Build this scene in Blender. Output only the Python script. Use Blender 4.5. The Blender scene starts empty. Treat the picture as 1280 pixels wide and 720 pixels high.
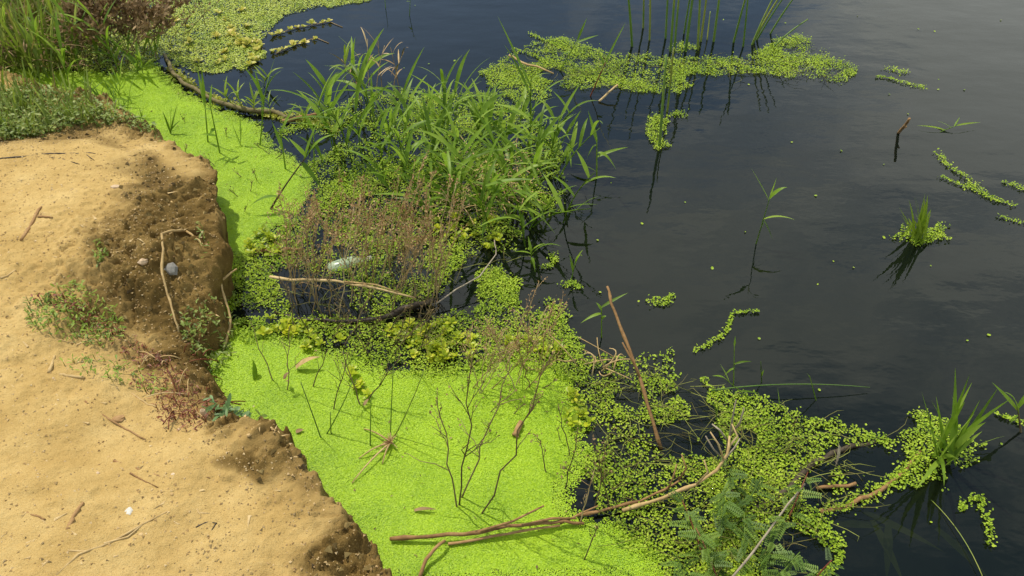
import bpy, math, random
import numpy as np
from mathutils import Vector, Matrix
R = math.radians
rng = random.Random(7)
nrg = np.random.default_rng(11)
SC = bpy.context.scene
COL = SC.collection

# ------------------------------------------------------------------ camera, sky, sun, exposure
CAM_H, PITCH, FPX = 1.7, R(40), 1045.0
cd = bpy.data.cameras.new('camera'); cam = bpy.data.objects.new('camera', cd); COL.objects.link(cam)
cam.location = (0, 0, CAM_H); cam.rotation_euler = (R(90) - PITCH, 0, 0)
cd.sensor_width = 36; cd.lens = 36 * FPX / 1280; cd.clip_start = 0.05; cd.clip_end = 500
SC.camera = cam
SUN_EL, SUN_AZ = R(61), R(-46)            # azimuth measured from +Y towards +X
W = bpy.data.worlds.new('World'); SC.world = W; W.use_nodes = True
nt = W.node_tree; nt.nodes.clear()
def N(tree, t, **k):
    n = tree.nodes.new(t)
    for a, b in k.items():
        if a in n.inputs: n.inputs[a].default_value = b
        else: setattr(n, a, b)
    return n
sky = N(nt, 'ShaderNodeTexSky', sky_type='NISHITA', sun_disc=False, sun_elevation=SUN_EL, sun_rotation=SUN_AZ, ozone_density=1.0, dust_density=1.0)
tc = N(nt, 'ShaderNodeTexCoord'); sep = N(nt, 'ShaderNodeSeparateXYZ'); nt.links.new(tc.outputs['Generated'], sep.inputs[0])
den = N(nt, 'ShaderNodeMath', operation='ADD'); den.inputs[1].default_value = 0.25; nt.links.new(sep.outputs['Z'], den.inputs[0])
den2 = N(nt, 'ShaderNodeMath', operation='MAXIMUM'); den2.inputs[1].default_value = 0.08; nt.links.new(den.outputs[0], den2.inputs[0])
dvx = N(nt, 'ShaderNodeMath', operation='DIVIDE'); dvy = N(nt, 'ShaderNodeMath', operation='DIVIDE')
nt.links.new(sep.outputs['X'], dvx.inputs[0]); nt.links.new(den2.outputs[0], dvx.inputs[1])
nt.links.new(sep.outputs['Y'], dvy.inputs[0]); nt.links.new(den2.outputs[0], dvy.inputs[1])
cmb = N(nt, 'ShaderNodeCombineXYZ'); nt.links.new(dvx.outputs[0], cmb.inputs[0]); nt.links.new(dvy.outputs[0], cmb.inputs[1])
mp = N(nt, 'ShaderNodeMapping'); mp.inputs['Location'].default_value = (18.1, 8.8, 0); nt.links.new(cmb.outputs[0], mp.inputs[0])
cn = N(nt, 'ShaderNodeTexNoise', Scale=0.62, Detail=9.0, Roughness=0.66, Distortion=0.6); nt.links.new(mp.outputs[0], cn.inputs['Vector'])
cr = N(nt, 'ShaderNodeValToRGB'); cr.color_ramp.elements[0].position = 0.465; cr.color_ramp.elements[1].position = 0.58
cr.color_ramp.elements[0].color = (0, 0, 0, 1); cr.color_ramp.elements[1].color = (0.9, 0.9, 0.9, 1)
nt.links.new(cn.outputs[0], cr.inputs[0])
mx = N(nt, 'ShaderNodeMix', data_type='RGBA'); nt.links.new(cr.outputs[0], mx.inputs[0]); nt.links.new(sky.outputs[0], mx.inputs[6])
mx.inputs[7].default_value = (8.4, 8.6, 8.0, 1)
bg = N(nt, 'ShaderNodeBackground', Strength=0.15); nt.links.new(mx.outputs[2], bg.inputs[0])
wo = N(nt, 'ShaderNodeOutputWorld'); nt.links.new(bg.outputs[0], wo.inputs[0])
sl = bpy.data.lights.new('sun', 'SUN'); sl.energy = 3.5; sl.angle = R(0.53); sl.color = (1.0, 0.93, 0.80)
sun = bpy.data.objects.new('sun', sl); COL.objects.link(sun)
sdir = Vector((math.sin(SUN_AZ) * math.cos(SUN_EL), math.cos(SUN_AZ) * math.cos(SUN_EL), math.sin(SUN_EL)))
sun.rotation_euler = sdir.to_track_quat('Z', 'Y').to_euler(); sun.location = sdir * 20
SC.view_settings.view_transform = 'Standard'; SC.view_settings.look = 'None'
SC.view_settings.exposure = 0.22; SC.view_settings.gamma = 1.0
SC.render.engine = 'CYCLES'
SC.cycles.max_bounces = 8; SC.cycles.transparent_max_bounces = 12; SC.cycles.caustics_reflective = False; SC.cycles.caustics_refractive = False

# ------------------------------------------------------------------ plan of the place: photograph survey -> metres
_fw = Vector((0, math.cos(PITCH), -math.sin(PITCH))); _up = Vector((0, math.sin(PITCH), math.cos(PITCH)))
def ray(px, py): return _fw * FPX + Vector((1, 0, 0)) * (px - 640) - _up * (py - 360)
def P(px, py, z=0.0):
    d = ray(px, py); t = (z - CAM_H) / d.z
    return Vector((d.x * t, d.y * t, z))
def V(px, py, y):
    d = ray(px, py); t = y / d.y
    return Vector((d.x * t, y, CAM_H + d.z * t))
def poly_w(pts, z=0.0): return np.array([P(a, b, z)[:2] for a, b in pts])

# ------------------------------------------------------------------ numeric helpers
_perm = nrg.random((256, 256))
def vnoise(x, y):
    xi = np.floor(x).astype(int); yi = np.floor(y).astype(int); fx = x - xi; fy = y - yi
    fx = fx * fx * (3 - 2 * fx); fy = fy * fy * (3 - 2 * fy)
    g = lambda a, b: _perm[a & 255, b & 255]
    return (g(xi, yi) * (1 - fx) + g(xi + 1, yi) * fx) * (1 - fy) + (g(xi, yi + 1) * (1 - fx) + g(xi + 1, yi + 1) * fx) * fy
def fbm(x, y, oct=4, gain=0.5):
    s = 0; a = 1; t = 0
    for k in range(oct):
        s = s + a * vnoise(x * 2 ** k + 17.3 * k, y * 2 ** k + 9.1 * k); t += a; a *= gain
    return s / t
def sdist(pts, poly):
    """signed distance, positive inside"""
    x, y = pts[:, 0], pts[:, 1]; best = np.full(len(x), 1e9); ins = np.zeros(len(x), bool)
    for i in range(len(poly)):
        ax, ay = poly[i]; bx, by = poly[(i + 1) % len(poly)]
        ex, ey = bx - ax, by - ay; L = ex * ex + ey * ey + 1e-12
        t = np.clip(((x - ax) * ex + (y - ay) * ey) / L, 0, 1)
        best = np.minimum(best, (x - ax - t * ex) ** 2 + (y - ay - t * ey) ** 2)
        c = ((ay > y) != (by > y))
        ins ^= c & (x < (bx - ax) * (y - ay) / (by - ay + 1e-12) + ax)
    d = np.sqrt(best); return np.where(ins, d, -d)
def sstep(a, b, x):
    t = np.clip((x - a) / (b - a), 0, 1); return t * t * (3 - 2 * t)

# ------------------------------------------------------------------ materials
MATS = {}
def out_bsdf(name):
    m = bpy.data.materials.new(name); m.use_nodes = True; t = m.node_tree; t.nodes.clear()
    o = N(t, 'ShaderNodeOutputMaterial'); return m, t, o
def ramp(t, stops):
    n = N(t, 'ShaderNodeValToRGB'); e = n.color_ramp.elements
    while len(e) < len(stops): e.new(0.5)
    for k, (p, c) in enumerate(stops): e[k].position = p; e[k].color = (*c, 1)
    return n
def leafmat(name, stops, trans=0.35, rough=0.45, var='island', nscale=25, tcol=1.25, spec=0.35):
    """foliage: colour varies from piece to piece and softly along it; light passes through"""
    m, t, o = out_bsdf(name)
    geo = N(t, 'ShaderNodeNewGeometry'); oi = N(t, 'ShaderNodeObjectInfo')
    nz = N(t, 'ShaderNodeTexNoise', Scale=nscale, Detail=3.0); tcn = N(t, 'ShaderNodeTexCoord'); t.links.new(geo.outputs['Position'], nz.inputs['Vector'])
    a = N(t, 'ShaderNodeMath', operation='ADD'); b = N(t, 'ShaderNodeMath', operation='MULTIPLY_ADD')
    t.links.new(oi.outputs['Random'] if var == 'object' else geo.outputs['Random Per Island'], b.inputs[0])
    b.inputs[1].default_value = 0.62; b.inputs[2].default_value = -0.31
    t.links.new(nz.outputs[0], a.inputs[0]); t.links.new(b.outputs[0], a.inputs[1])
    r = ramp(t, stops); t.links.new(a.outputs[0], r.inputs[0])
    p = N(t, 'ShaderNodeBsdfPrincipled', Roughness=rough); p.inputs['Specular IOR Level'].default_value = spec
    t.links.new(r.outputs[0], p.inputs['Base Color'])
    if trans > 0:
        tr = N(t, 'ShaderNodeBsdfTranslucent'); g = N(t, 'ShaderNodeVectorMath', operation='SCALE'); g.inputs['Scale'].default_value = tcol
        t.links.new(r.outputs[0], g.inputs[0]); t.links.new(g.outputs[0], tr.inputs[0])
        ms = N(t, 'ShaderNodeMixShader'); ms.inputs[0].default_value = trans
        t.links.new(p.outputs[0], ms.inputs[1]); t.links.new(tr.outputs[0], ms.inputs[2]); t.links.new(ms.outputs[0], o.inputs[0])
    else: t.links.new(p.outputs[0], o.inputs[0])
    MATS[name] = m; return m
def woodmat(name, stops, scale=60, bump=0.4, rough=0.8):
    m, t, o = out_bsdf(name); geo = N(t, 'ShaderNodeNewGeometry'); oi = N(t, 'ShaderNodeObjectInfo')
    nz = N(t, 'ShaderNodeTexNoise', Scale=scale, Detail=6.0, Roughness=0.65); t.links.new(geo.outputs['Position'], nz.inputs['Vector'])
    n2 = N(t, 'ShaderNodeTexNoise', Scale=scale * 0.2, Detail=2.0); t.links.new(geo.outputs['Position'], n2.inputs['Vector'])
    a = N(t, 'ShaderNodeMath', operation='MULTIPLY_ADD'); a.inputs[1].default_value = 0.3; t.links.new(oi.outputs['Random'], a.inputs[0]); t.links.new(nz.outputs[0], a.inputs[2])
    b = N(t, 'ShaderNodeMath', operation='MULTIPLY_ADD'); b.inputs[1].default_value = 0.4; b.inputs[2].default_value = -0.35; t.links.new(n2.outputs[0], b.inputs[0])
    c = N(t, 'ShaderNodeMath', operation='ADD'); t.links.new(a.outputs[0], c.inputs[0]); t.links.new(b.outputs[0], c.inputs[1])
    r = ramp(t, stops); t.links.new(c.outputs[0], r.inputs[0])
    p = N(t, 'ShaderNodeBsdfPrincipled', Roughness=rough); p.inputs['Specular IOR Level'].default_value = 0.25
    bp = N(t, 'ShaderNodeBump', Strength=bump, Distance=0.004); t.links.new(nz.outputs[0], bp.inputs['Height'])
    t.links.new(bp.outputs[0], p.inputs['Normal']); t.links.new(r.outputs[0], p.inputs['Base Color']); t.links.new(p.outputs[0], o.inputs[0])
    MATS[name] = m; return m
M_duck = leafmat('duckweed', [(0.1, (0.21, 0.36, 0.006)), (0.5, (0.32, 0.49, 0.008)), (0.9, (0.40, 0.57, 0.014))], 0.22, 0.55, nscale=7)
M_duckmix = leafmat('weathered_duckweed', [(0.1, (0.20, 0.30, 0.012)), (0.5, (0.36, 0.44, 0.035)), (0.9, (0.50, 0.54, 0.075))], 0.22, 0.5, nscale=6)
M_fern = leafmat('floating_fern', [(0.1, (0.17, 0.28, 0.010)), (0.5, (0.33, 0.46, 0.022)), (0.9, (0.45, 0.56, 0.045))], 0.25, 0.55, nscale=6)
M_blade = leafmat('grass_blade', [(0.15, (0.09, 0.16, 0.010)), (0.5, (0.175, 0.29, 0.020)), (0.85, (0.27, 0.38, 0.045))], 0.42, 0.42, 'object', 14, spec=0.22)
M_blade2 = leafmat('thicket_blade', [(0.05, (0.22, 0.16, 0.05)), (0.3, (0.12, 0.17, 0.018)), (0.6, (0.19, 0.26, 0.025)), (0.9, (0.33, 0.38, 0.09))], 0.35, 0.5, 'island', 5)
M_rush = leafmat('rush', [(0.2, (0.06, 0.12, 0.014)), (0.6, (0.11, 0.19, 0.02)), (0.9, (0.24, 0.26, 0.04))], 0.0, 0.45, 'object', 8)
M_ros = leafmat('water_plant_leaf', [(0.15, (0.22, 0.30, 0.010)), (0.5, (0.37, 0.45, 0.015)), (0.85, (0.54, 0.54, 0.03))], 0.35, 0.4, 'object', 20)
M_rosy = leafmat('yellow_water_plant_leaf', [(0.15, (0.24, 0.28, 0.03)), (0.5, (0.45, 0.44, 0.05)), (0.85, (0.62, 0.52, 0.14))], 0.3, 0.45, 'object', 20)
M_cover = leafmat('ground_cover_leaf', [(0.1, (0.08, 0.13, 0.013)), (0.5, (0.17, 0.235, 0.028)), (0.9, (0.30, 0.34, 0.08))], 0.3, 0.5, 'island', 8)
M_herb = leafmat('bank_herb_leaf', [(0.1, (0.10, 0.16, 0.012)), (0.5, (0.20, 0.29, 0.02)), (0.9, (0.32, 0.40, 0.05))], 0.3, 0.5, 'island', 8)
M_blue = leafmat('bluish_leaf', [(0.1, (0.07, 0.13, 0.03)), (0.5, (0.13, 0.22, 0.065)), (0.9, (0.20, 0.30, 0.11))], 0.25, 0.5, 'island', 8)
M_red = leafmat('red_herb', [(0.1, (0.09, 0.025, 0.010)), (0.5, (0.20, 0.055, 0.022)), (0.9, (0.33, 0.15, 0.06))], 0.25, 0.5, 'island', 10)
M_pinn = leafmat('pinnate_leaf', [(0.1, (0.05, 0.10, 0.012)), (0.5, (0.10, 0.18, 0.018)), (0.9, (0.17, 0.26, 0.035))], 0.3, 0.5, 'object', 10)
M_dry = leafmat('dry_stem', [(0.1, (0.17, 0.105, 0.035)), (0.5, (0.36, 0.245, 0.10)), (0.9, (0.52, 0.40, 0.20))], 0.0, 0.8, 'object', 30)
M_seed = leafmat('dry_seed', [(0.1, (0.19, 0.10, 0.035)), (0.5, (0.37, 0.22, 0.09)), (0.9, (0.55, 0.38, 0.19))], 0.15, 0.8, 'island', 15)
M_dark = leafmat('dark_twig', [(0.1, (0.06, 0.042, 0.016)), (0.5, (0.14, 0.10, 0.04)), (0.9, (0.24, 0.18, 0.08))], 0.0, 0.75, 'object', 30)
M_dead = leafmat('dead_leaf', [(0.1, (0.10, 0.06, 0.022)), (0.5, (0.23, 0.145, 0.06)), (0.9, (0.38, 0.26, 0.12))], 0.15, 0.75, 'island', 20)
M_straw = woodmat('straw', [(0.1, (0.22, 0.14, 0.05)), (0.45, (0.42, 0.29, 0.12)), (0.85, (0.60, 0.45, 0.22))], 50, 0.3)
M_bark = woodmat('brown_stick', [(0.1, (0.11, 0.055, 0.02)), (0.45, (0.26, 0.145, 0.055)), (0.85, (0.42, 0.26, 0.11))], 60, 0.5)
M_wet = woodmat('wet_log', [(0.1, (0.015, 0.010, 0.006)), (0.5, (0.045, 0.032, 0.018)), (0.9, (0.11, 0.085, 0.05))], 50, 0.6, 0.5)
M_moss = woodmat('mossy_log', [(0.1, (0.05, 0.04, 0.018)), (0.5, (0.14, 0.11, 0.045)), (0.9, (0.26, 0.23, 0.09))], 45, 0.8)
M_grey = woodmat('grey_twig', [(0.1, (0.16, 0.13, 0.09)), (0.5, (0.30, 0.25, 0.17)), (0.9, (0.46, 0.40, 0.29))], 60, 0.4)
M_stone = woodmat('grey_stone', [(0.1, (0.14, 0.13, 0.11)), (0.5, (0.27, 0.255, 0.22)), (0.9, (0.48, 0.46, 0.41))], 90, 0.5)
M_chip = woodmat('pale_chip', [(0.1, (0.34, 0.24, 0.14)), (0.5, (0.52, 0.38, 0.23)), (0.9, (0.7, 0.55, 0.38))], 90, 0.4)
M_shell = woodmat('shell', [(0.1, (0.4, 0.37, 0.30)), (0.5, (0.56, 0.53, 0.45)), (0.9, (0.7, 0.68, 0.6))], 90, 0.2, 0.5)
M_grit = leafmat('grit', [(0.1, (0.22, 0.13, 0.05)), (0.5, (0.45, 0.30, 0.12)), (0.9, (0.68, 0.52, 0.28))], 0.0, 0.9, 'island', 5)
M_trail = leafmat('trailing_stem', [(0.1, (0.13, 0.09, 0.03)), (0.5, (0.20, 0.21, 0.035)), (0.9, (0.32, 0.36, 0.06))], 0.0, 0.6, 'island', 6)
M_soil = leafmat('earth_clod', [(0.1, (0.05, 0.032, 0.010)), (0.5, (0.15, 0.10, 0.028)), (0.9, (0.32, 0.23, 0.08))], 0.0, 0.95, 'island', 20)
M_crumb = leafmat('debris', [(0.1, (0.09, 0.06, 0.025)), (0.5, (0.19, 0.13, 0.055)), (0.9, (0.32, 0.23, 0.11))], 0.0, 0.9, 'island', 5)
M_sub = leafmat('submerged_leaf', [(0.1, (0.16, 0.16, 0.02)), (0.5, (0.32, 0.30, 0.04)), (0.9, (0.45, 0.40, 0.07))], 0.0, 0.8, 'object', 10)
def bottlemat():
    m, t, o = out_bsdf('pale_plastic'); p = N(t, 'ShaderNodeBsdfPrincipled', Roughness=0.25)
    nz = N(t, 'ShaderNodeTexNoise', Scale=40.0, Detail=3.0); r = ramp(t, [(0.3, (0.30, 0.42, 0.20)), (0.7, (0.60, 0.68, 0.48))])
    t.links.new(nz.outputs[0], r.inputs[0]); t.links.new(r.outputs[0], p.inputs['Base Color'])
    tr = N(t, 'ShaderNodeBsdfTransparent'); tr.inputs[0].default_value = (0.75, 0.85, 0.65, 1)
    ms = N(t, 'ShaderNodeMixShader'); ms.inputs[0].default_value = 0.35; t.links.new(p.outputs[0], ms.inputs[1]); t.links.new(tr.outputs[0], ms.inputs[2]); t.links.new(ms.outputs[0], o.inputs[0]); return m
M_plastic = bottlemat()
def watermat():
    m, t, o = out_bsdf('pond_water'); geo = N(t, 'ShaderNodeNewGeometry')
    mpn = N(t, 'ShaderNodeMapping'); mpn.inputs['Scale'].default_value = (1, 1.6, 1); t.links.new(geo.outputs['Position'], mpn.inputs[0])
    n1 = N(t, 'ShaderNodeTexNoise', Scale=2.2, Detail=2.0, Roughness=0.5); n2 = N(t, 'ShaderNodeTexNoise', Scale=16.0, Detail=2.0)
    t.links.new(mpn.outputs[0], n1.inputs['Vector']); t.links.new(mpn.outputs[0], n2.inputs['Vector'])
    b1 = N(t, 'ShaderNodeBump', Strength=0.10, Distance=0.05); b2 = N(t, 'ShaderNodeBump', Strength=0.05, Distance=0.01)
    t.links.new(n1.outputs[0], b1.inputs['Height']); t.links.new(n2.outputs[0], b2.inputs['Height']); t.links.new(b1.outputs[0], b2.inputs['Normal'])
    fr = N(t, 'ShaderNodeFresnel', IOR=1.40); t.links.new(b2.outputs[0], fr.inputs['Normal'])
    gl = N(t, 'ShaderNodeBsdfGlossy', Roughness=0.015); t.links.new(b2.outputs[0], gl.inputs['Normal'])
    tr = N(t, 'ShaderNodeBsdfTransparent'); tr.inputs[0].default_value = (0.30, 0.36, 0.24, 1)
    df = N(t, 'ShaderNodeBsdfDiffuse'); df.inputs[0].default_value = (0.006, 0.010, 0.007, 1)
    m1 = N(t, 'ShaderNodeMixShader'); m1.inputs[0].default_value = 0.5; t.links.new(df.outputs[0], m1.inputs[1]); t.links.new(tr.outputs[0], m1.inputs[2])
    m2 = N(t, 'ShaderNodeMixShader'); t.links.new(fr.outputs[0], m2.inputs[0]); t.links.new(m1.outputs[0], m2.inputs[1]); t.links.new(gl.outputs[0], m2.inputs[2])
    t.links.new(m2.outputs[0], o.inputs[0]); return m
M_water = watermat()
def bankmat():
    m, t, o = out_bsdf('sandy_bank'); geo = N(t, 'ShaderNodeNewGeometry')
    at = N(t, 'ShaderNodeAttribute', attribute_name='moist')
    f1 = N(t, 'ShaderNodeTexNoise', Scale=260.0, Detail=4.0, Roughness=0.7); f2 = N(t, 'ShaderNodeTexNoise', Scale=7.0, Detail=5.0, Roughness=0.6)
    vo = N(t, 'ShaderNodeTexNoise', Scale=75.0, Detail=3.0, Roughness=0.6)
    for n in (f1, f2, vo): t.links.new(geo.outputs['Position'], n.inputs['Vector'])
    mixv = N(t, 'ShaderNodeMath', operation='MULTIPLY_ADD'); mixv.inputs[1].default_value = 0.5; t.links.new(f2.outputs[0], mixv.inputs[0])
    half = N(t, 'ShaderNodeMath', operation='MULTIPLY'); half.inputs[1].default_value = 0.5; t.links.new(f1.outputs[0], half.inputs[0]); t.links.new(half.outputs[0], mixv.inputs[2])
    dry = ramp(t, [(0.34, (0.36, 0.23, 0.07)), (0.5, (0.475, 0.322, 0.113)), (0.66, (0.58, 0.42, 0.17))]); t.links.new(mixv.outputs[0], dry.inputs[0])
    wet = ramp(t, [(0.33, (0.038, 0.023, 0.006)), (0.5, (0.135, 0.083, 0.021)), (0.67, (0.32, 0.215, 0.07))]); t.links.new(mixv.outputs[0], wet.inputs[0])
    ad = N(t, 'ShaderNodeMath', operation='MULTIPLY_ADD'); ad.inputs[1].default_value = 0.8; t.links.new(f1.outputs[0], ad.inputs[0])
    sb = N(t, 'ShaderNodeMath', operation='SUBTRACT'); sb.inputs[1].default_value = 0.4; t.links.new(at.outputs['Fac'], sb.inputs[0]); t.links.new(sb.outputs[0], ad.inputs[2])
    cl = N(t, 'ShaderNodeClamp'); t.links.new(ad.outputs[0], cl.inputs[0])
    mixc = N(t, 'ShaderNodeMix', data_type='RGBA'); t.links.new(cl.outputs[0], mixc.inputs[0]); t.links.new(dry.outputs[0], mixc.inputs[6]); t.links.new(wet.outputs[0], mixc.inputs[7])
    p = N(t, 'ShaderNodeBsdfPrincipled', Roughness=0.95); p.inputs['Specular IOR Level'].default_value = 0.15
    t.links.new(mixc.outputs[2], p.inputs['Base Color'])
    b1 = N(t, 'ShaderNodeBump', Strength=0.9, Distance=0.004); b2 = N(t, 'ShaderNodeBump', Strength=0.6, Distance=0.005)
    t.links.new(f1.outputs[0], b1.inputs['Height']); t.links.new(vo.outputs[0], b2.inputs['Height']); t.links.new(b1.outputs[0], b2.inputs['Normal'])
    t.links.new(b2.outputs[0], p.inputs['Normal']); t.links.new(p.outputs[0], o.inputs[0]); return m
M_bank = bankmat()
def mudmat():
    m, t, o = out_bsdf('pond_mud'); geo = N(t, 'ShaderNodeNewGeometry'); nz = N(t, 'ShaderNodeTexNoise', Scale=3.0, Detail=4.0); t.links.new(geo.outputs['Position'], nz.inputs['Vector'])
    r = ramp(t, [(0.3, (0.03, 0.028, 0.014)), (0.7, (0.07, 0.06, 0.03))]); t.links.new(nz.outputs[0], r.inputs[0])
    p = N(t, 'ShaderNodeBsdfPrincipled', Roughness=0.9); t.links.new(r.outputs[0], p.inputs['Base Color']); t.links.new(p.outputs[0], o.inputs[0]); return m
M_mud = mudmat()

# ------------------------------------------------------------------ object helpers
def tag(o, label=None, cat=None, group=None, kind=None):
    for k, v in (('label', label), ('category', cat), ('group', group), ('kind', kind)):
        if v: o[k] = v
    return o
def thing(name, label, cat, loc, group=None):
    o = bpy.data.objects.new(name, None); COL.objects.link(o); o.location = loc; o.empty_display_size = 0.05
    return tag(o, label, cat, group)
def link(name, me, parent=None, loc=(0, 0, 0)):
    o = bpy.data.objects.new(name, me); COL.objects.link(o); o.parent = parent; o.location = loc; return o
class MB:
    def __init__(s): s.v = []; s.f = []
    def tube(s, pts, rad, sides=5, rough=0.0):
        pts = [Vector(p) for p in pts]; n = len(pts)
        if not hasattr(rad, '__len__'): rad = [rad] * n
        b = len(s.v); u = None
        for i, p in enumerate(pts):
            t = (pts[min(i + 1, n - 1)] - pts[max(i - 1, 0)]); t = t.normalized() if t.length > 1e-9 else Vector((0, 0, 1))
            if u is None: u = t.orthogonal().normalized()
            u = (u - t * u.dot(t)); u = u.normalized() if u.length > 1e-6 else t.orthogonal().normalized()
            w = t.cross(u)
            for k in range(sides):
                a = 2 * math.pi * k / sides; r = rad[i] * (1 + rough * (rng.random() - 0.5))
                s.v.append(p + (u * math.cos(a) + w * math.sin(a)) * r)
        for i in range(n - 1):
            for k in range(sides):
                k2 = (k + 1) % sides; s.f.append((b + i * sides + k, b + i * sides + k2, b + (i + 1) * sides + k2, b + (i + 1) * sides + k))
        s.f.append(tuple(b + k for k in reversed(range(sides)))); s.f.append(tuple(b + (n - 1) * sides + k for k in range(sides)))
    def blade(s, p0, c, p1, w, seg=7, fold=0.22, roll=0.0, full=0.55):
        """grass leaf along a quadratic curve, V-folded, widest near the lower third"""
        p0, c, p1 = Vector(p0), Vector(c), Vector(p1); b = len(s.v); ref = None
        for i in range(seg + 1):
            t = i / seg; p = p0 * (1 - t) ** 2 + c * 2 * t * (1 - t) + p1 * t * t
            tg = ((c - p0) * (1 - t) + (p1 - c) * t); tg = tg.normalized() if tg.length > 1e-9 else Vector((0, 0, 1))
            if ref is None:
                ref = tg.cross(Vector((0, 0, 1))); ref = ref.normalized() if ref.length > 1e-3 else Vector((1, 0, 0))
                ref = Matrix.Rotation(roll, 3, tg) @ ref
            sd = (ref - tg * ref.dot(tg)).normalized(); nm = sd.cross(tg)
            ww = w * 0.5 * max(0.03, (full + (1 - full) * min(1, t / 0.3)) * (1 - max(0, (t - 0.3) / 0.7) ** 1.7))
            s.v += [p - sd * ww + nm * ww * fold, p, p + sd * ww + nm * ww * fold]
        for i in range(seg):
            a = b + i * 3; s.f += [(a, a + 1, a + 4, a + 3), (a + 1, a + 2, a + 5, a + 4)]
    def diamond(s, p, d, l, w):
        d = d.normalized(); o = d.orthogonal().normalized(); o = Matrix.Rotation(rng.random() * 6.28, 3, d) @ o; b = len(s.v)
        s.v += [p, p + d * l * 0.45 + o * w, p + d * l, p + d * l * 0.45 - o * w]; s.f.append((b, b + 1, b + 2, b + 3))
    def oval(s, p, d, nrm, l, w, cup=0.15):
        d = d.normalized(); sd = d.cross(nrm); sd = sd.normalized() if sd.length > 1e-4 else d.orthogonal().normalized(); up = sd.cross(d); b = len(s.v)
        prof = [(0, 0.12), (0.3, 0.55), (0.65, 1.0), (0.9, 0.72), (1.0, 0.15)]
        for t, ww in prof:
            q = p + d * l * t - up * cup * l * t * t
            s.v += [q - sd * w * 0.5 * ww + up * w * 0.14 * ww, q, q + sd * w * 0.5 * ww + up * w * 0.14 * ww]
        for i in range(len(prof) - 1):
            a = b + i * 3; s.f += [(a, a + 1, a + 4, a + 3), (a + 1, a + 2, a + 5, a + 4)]
    def mesh(s, name, mat, origin=(0, 0, 0), smooth=True):
        o = Vector(origin); me = bpy.data.meshes.new(name); me.from_pydata([tuple(p - o) for p in s.v], [], s.f)
        if smooth: me.polygons.foreach_set('use_smooth', [True] * len(me.polygons))
        me.materials.append(mat); me.update(); return me
    def build(s, name, mat, parent=None, origin=(0, 0, 0), smooth=True):
        me = s.mesh(name, mat, origin, smooth)
        return link(name, me, parent, (0, 0, 0) if parent else origin)
def np_mesh(name, verts, faces, mat, smooth=False):
    """verts (N,3); faces (M,k)"""
    me = bpy.data.meshes.new(name); k = faces.shape[1]
    me.vertices.add(len(verts)); me.vertices.foreach_set('co', verts.astype(np.float32).ravel())
    me.loops.add(faces.size); me.loops.foreach_set('vertex_index', faces.astype(np.int32).ravel())
    me.polygons.add(len(faces)); me.polygons.foreach_set('loop_start', np.arange(0, faces.size, k, dtype=np.int32))
    me.polygons.foreach_set('use_smooth', np.full(len(faces), smooth)); me.materials.append(mat); me.update(calc_edges=True); return me
def fronds(name, c, rad, mat, tilt=0.25, asp=0.8, sides=6, cup=0.25):
    """one small cupped floating frond at every centre c (N,3)"""
    n = len(c); a0 = nrg.random(n) * 6.283; flat = cup is None
    if flat: sides = 5; cup = 0.0
    tx = nrg.normal(0, tilt, n); ty = nrg.normal(0, tilt, n)
    v = np.zeros((n, sides + 1, 3)); v[:, 0] = c; v[:, 0, 2] -= cup * rad * 0.5
    for k in range(sides):
        a = 2 * np.pi * k / sides; lx = np.cos(a) * rad; ly = np.sin(a) * rad * asp
        x = lx * np.cos(a0) - ly * np.sin(a0); y = lx * np.sin(a0) + ly * np.cos(a0)
        v[:, k + 1, 0] = c[:, 0] + x; v[:, k + 1, 1] = c[:, 1] + y; v[:, k + 1, 2] = np.maximum(c[:, 2] + x * tx + y * ty + cup * rad * 0.5, 0.0012)
    if flat: return np_mesh(name, v[:, 1:].reshape(-1, 3), np.arange(n * sides).reshape(n, sides), mat)
    b = (np.arange(n) * (sides + 1))[:, None, None]
    f = np.array([[0, 1 + k, 1 + (k + 1) % sides] for k in range(sides)])[None] + b
    return np_mesh(name, v.reshape(-1, 3), f.reshape(-1, 3), mat)
def jgrid(poly, sp, pad=0.0, jit=0.45):
    lo = poly.min(0) - pad; hi = poly.max(0) + pad
    gx, gy = np.meshgrid(np.arange(lo[0], hi[0], sp), np.arange(lo[1], hi[1], sp * 0.866)); gx = gx + (np.arange(gx.shape[0])[:, None] % 2) * sp * 0.5
    p = np.stack([gx.ravel(), gy.ravel()], 1); return p + (nrg.random(p.shape) - 0.5) * 2 * jit * sp

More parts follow.
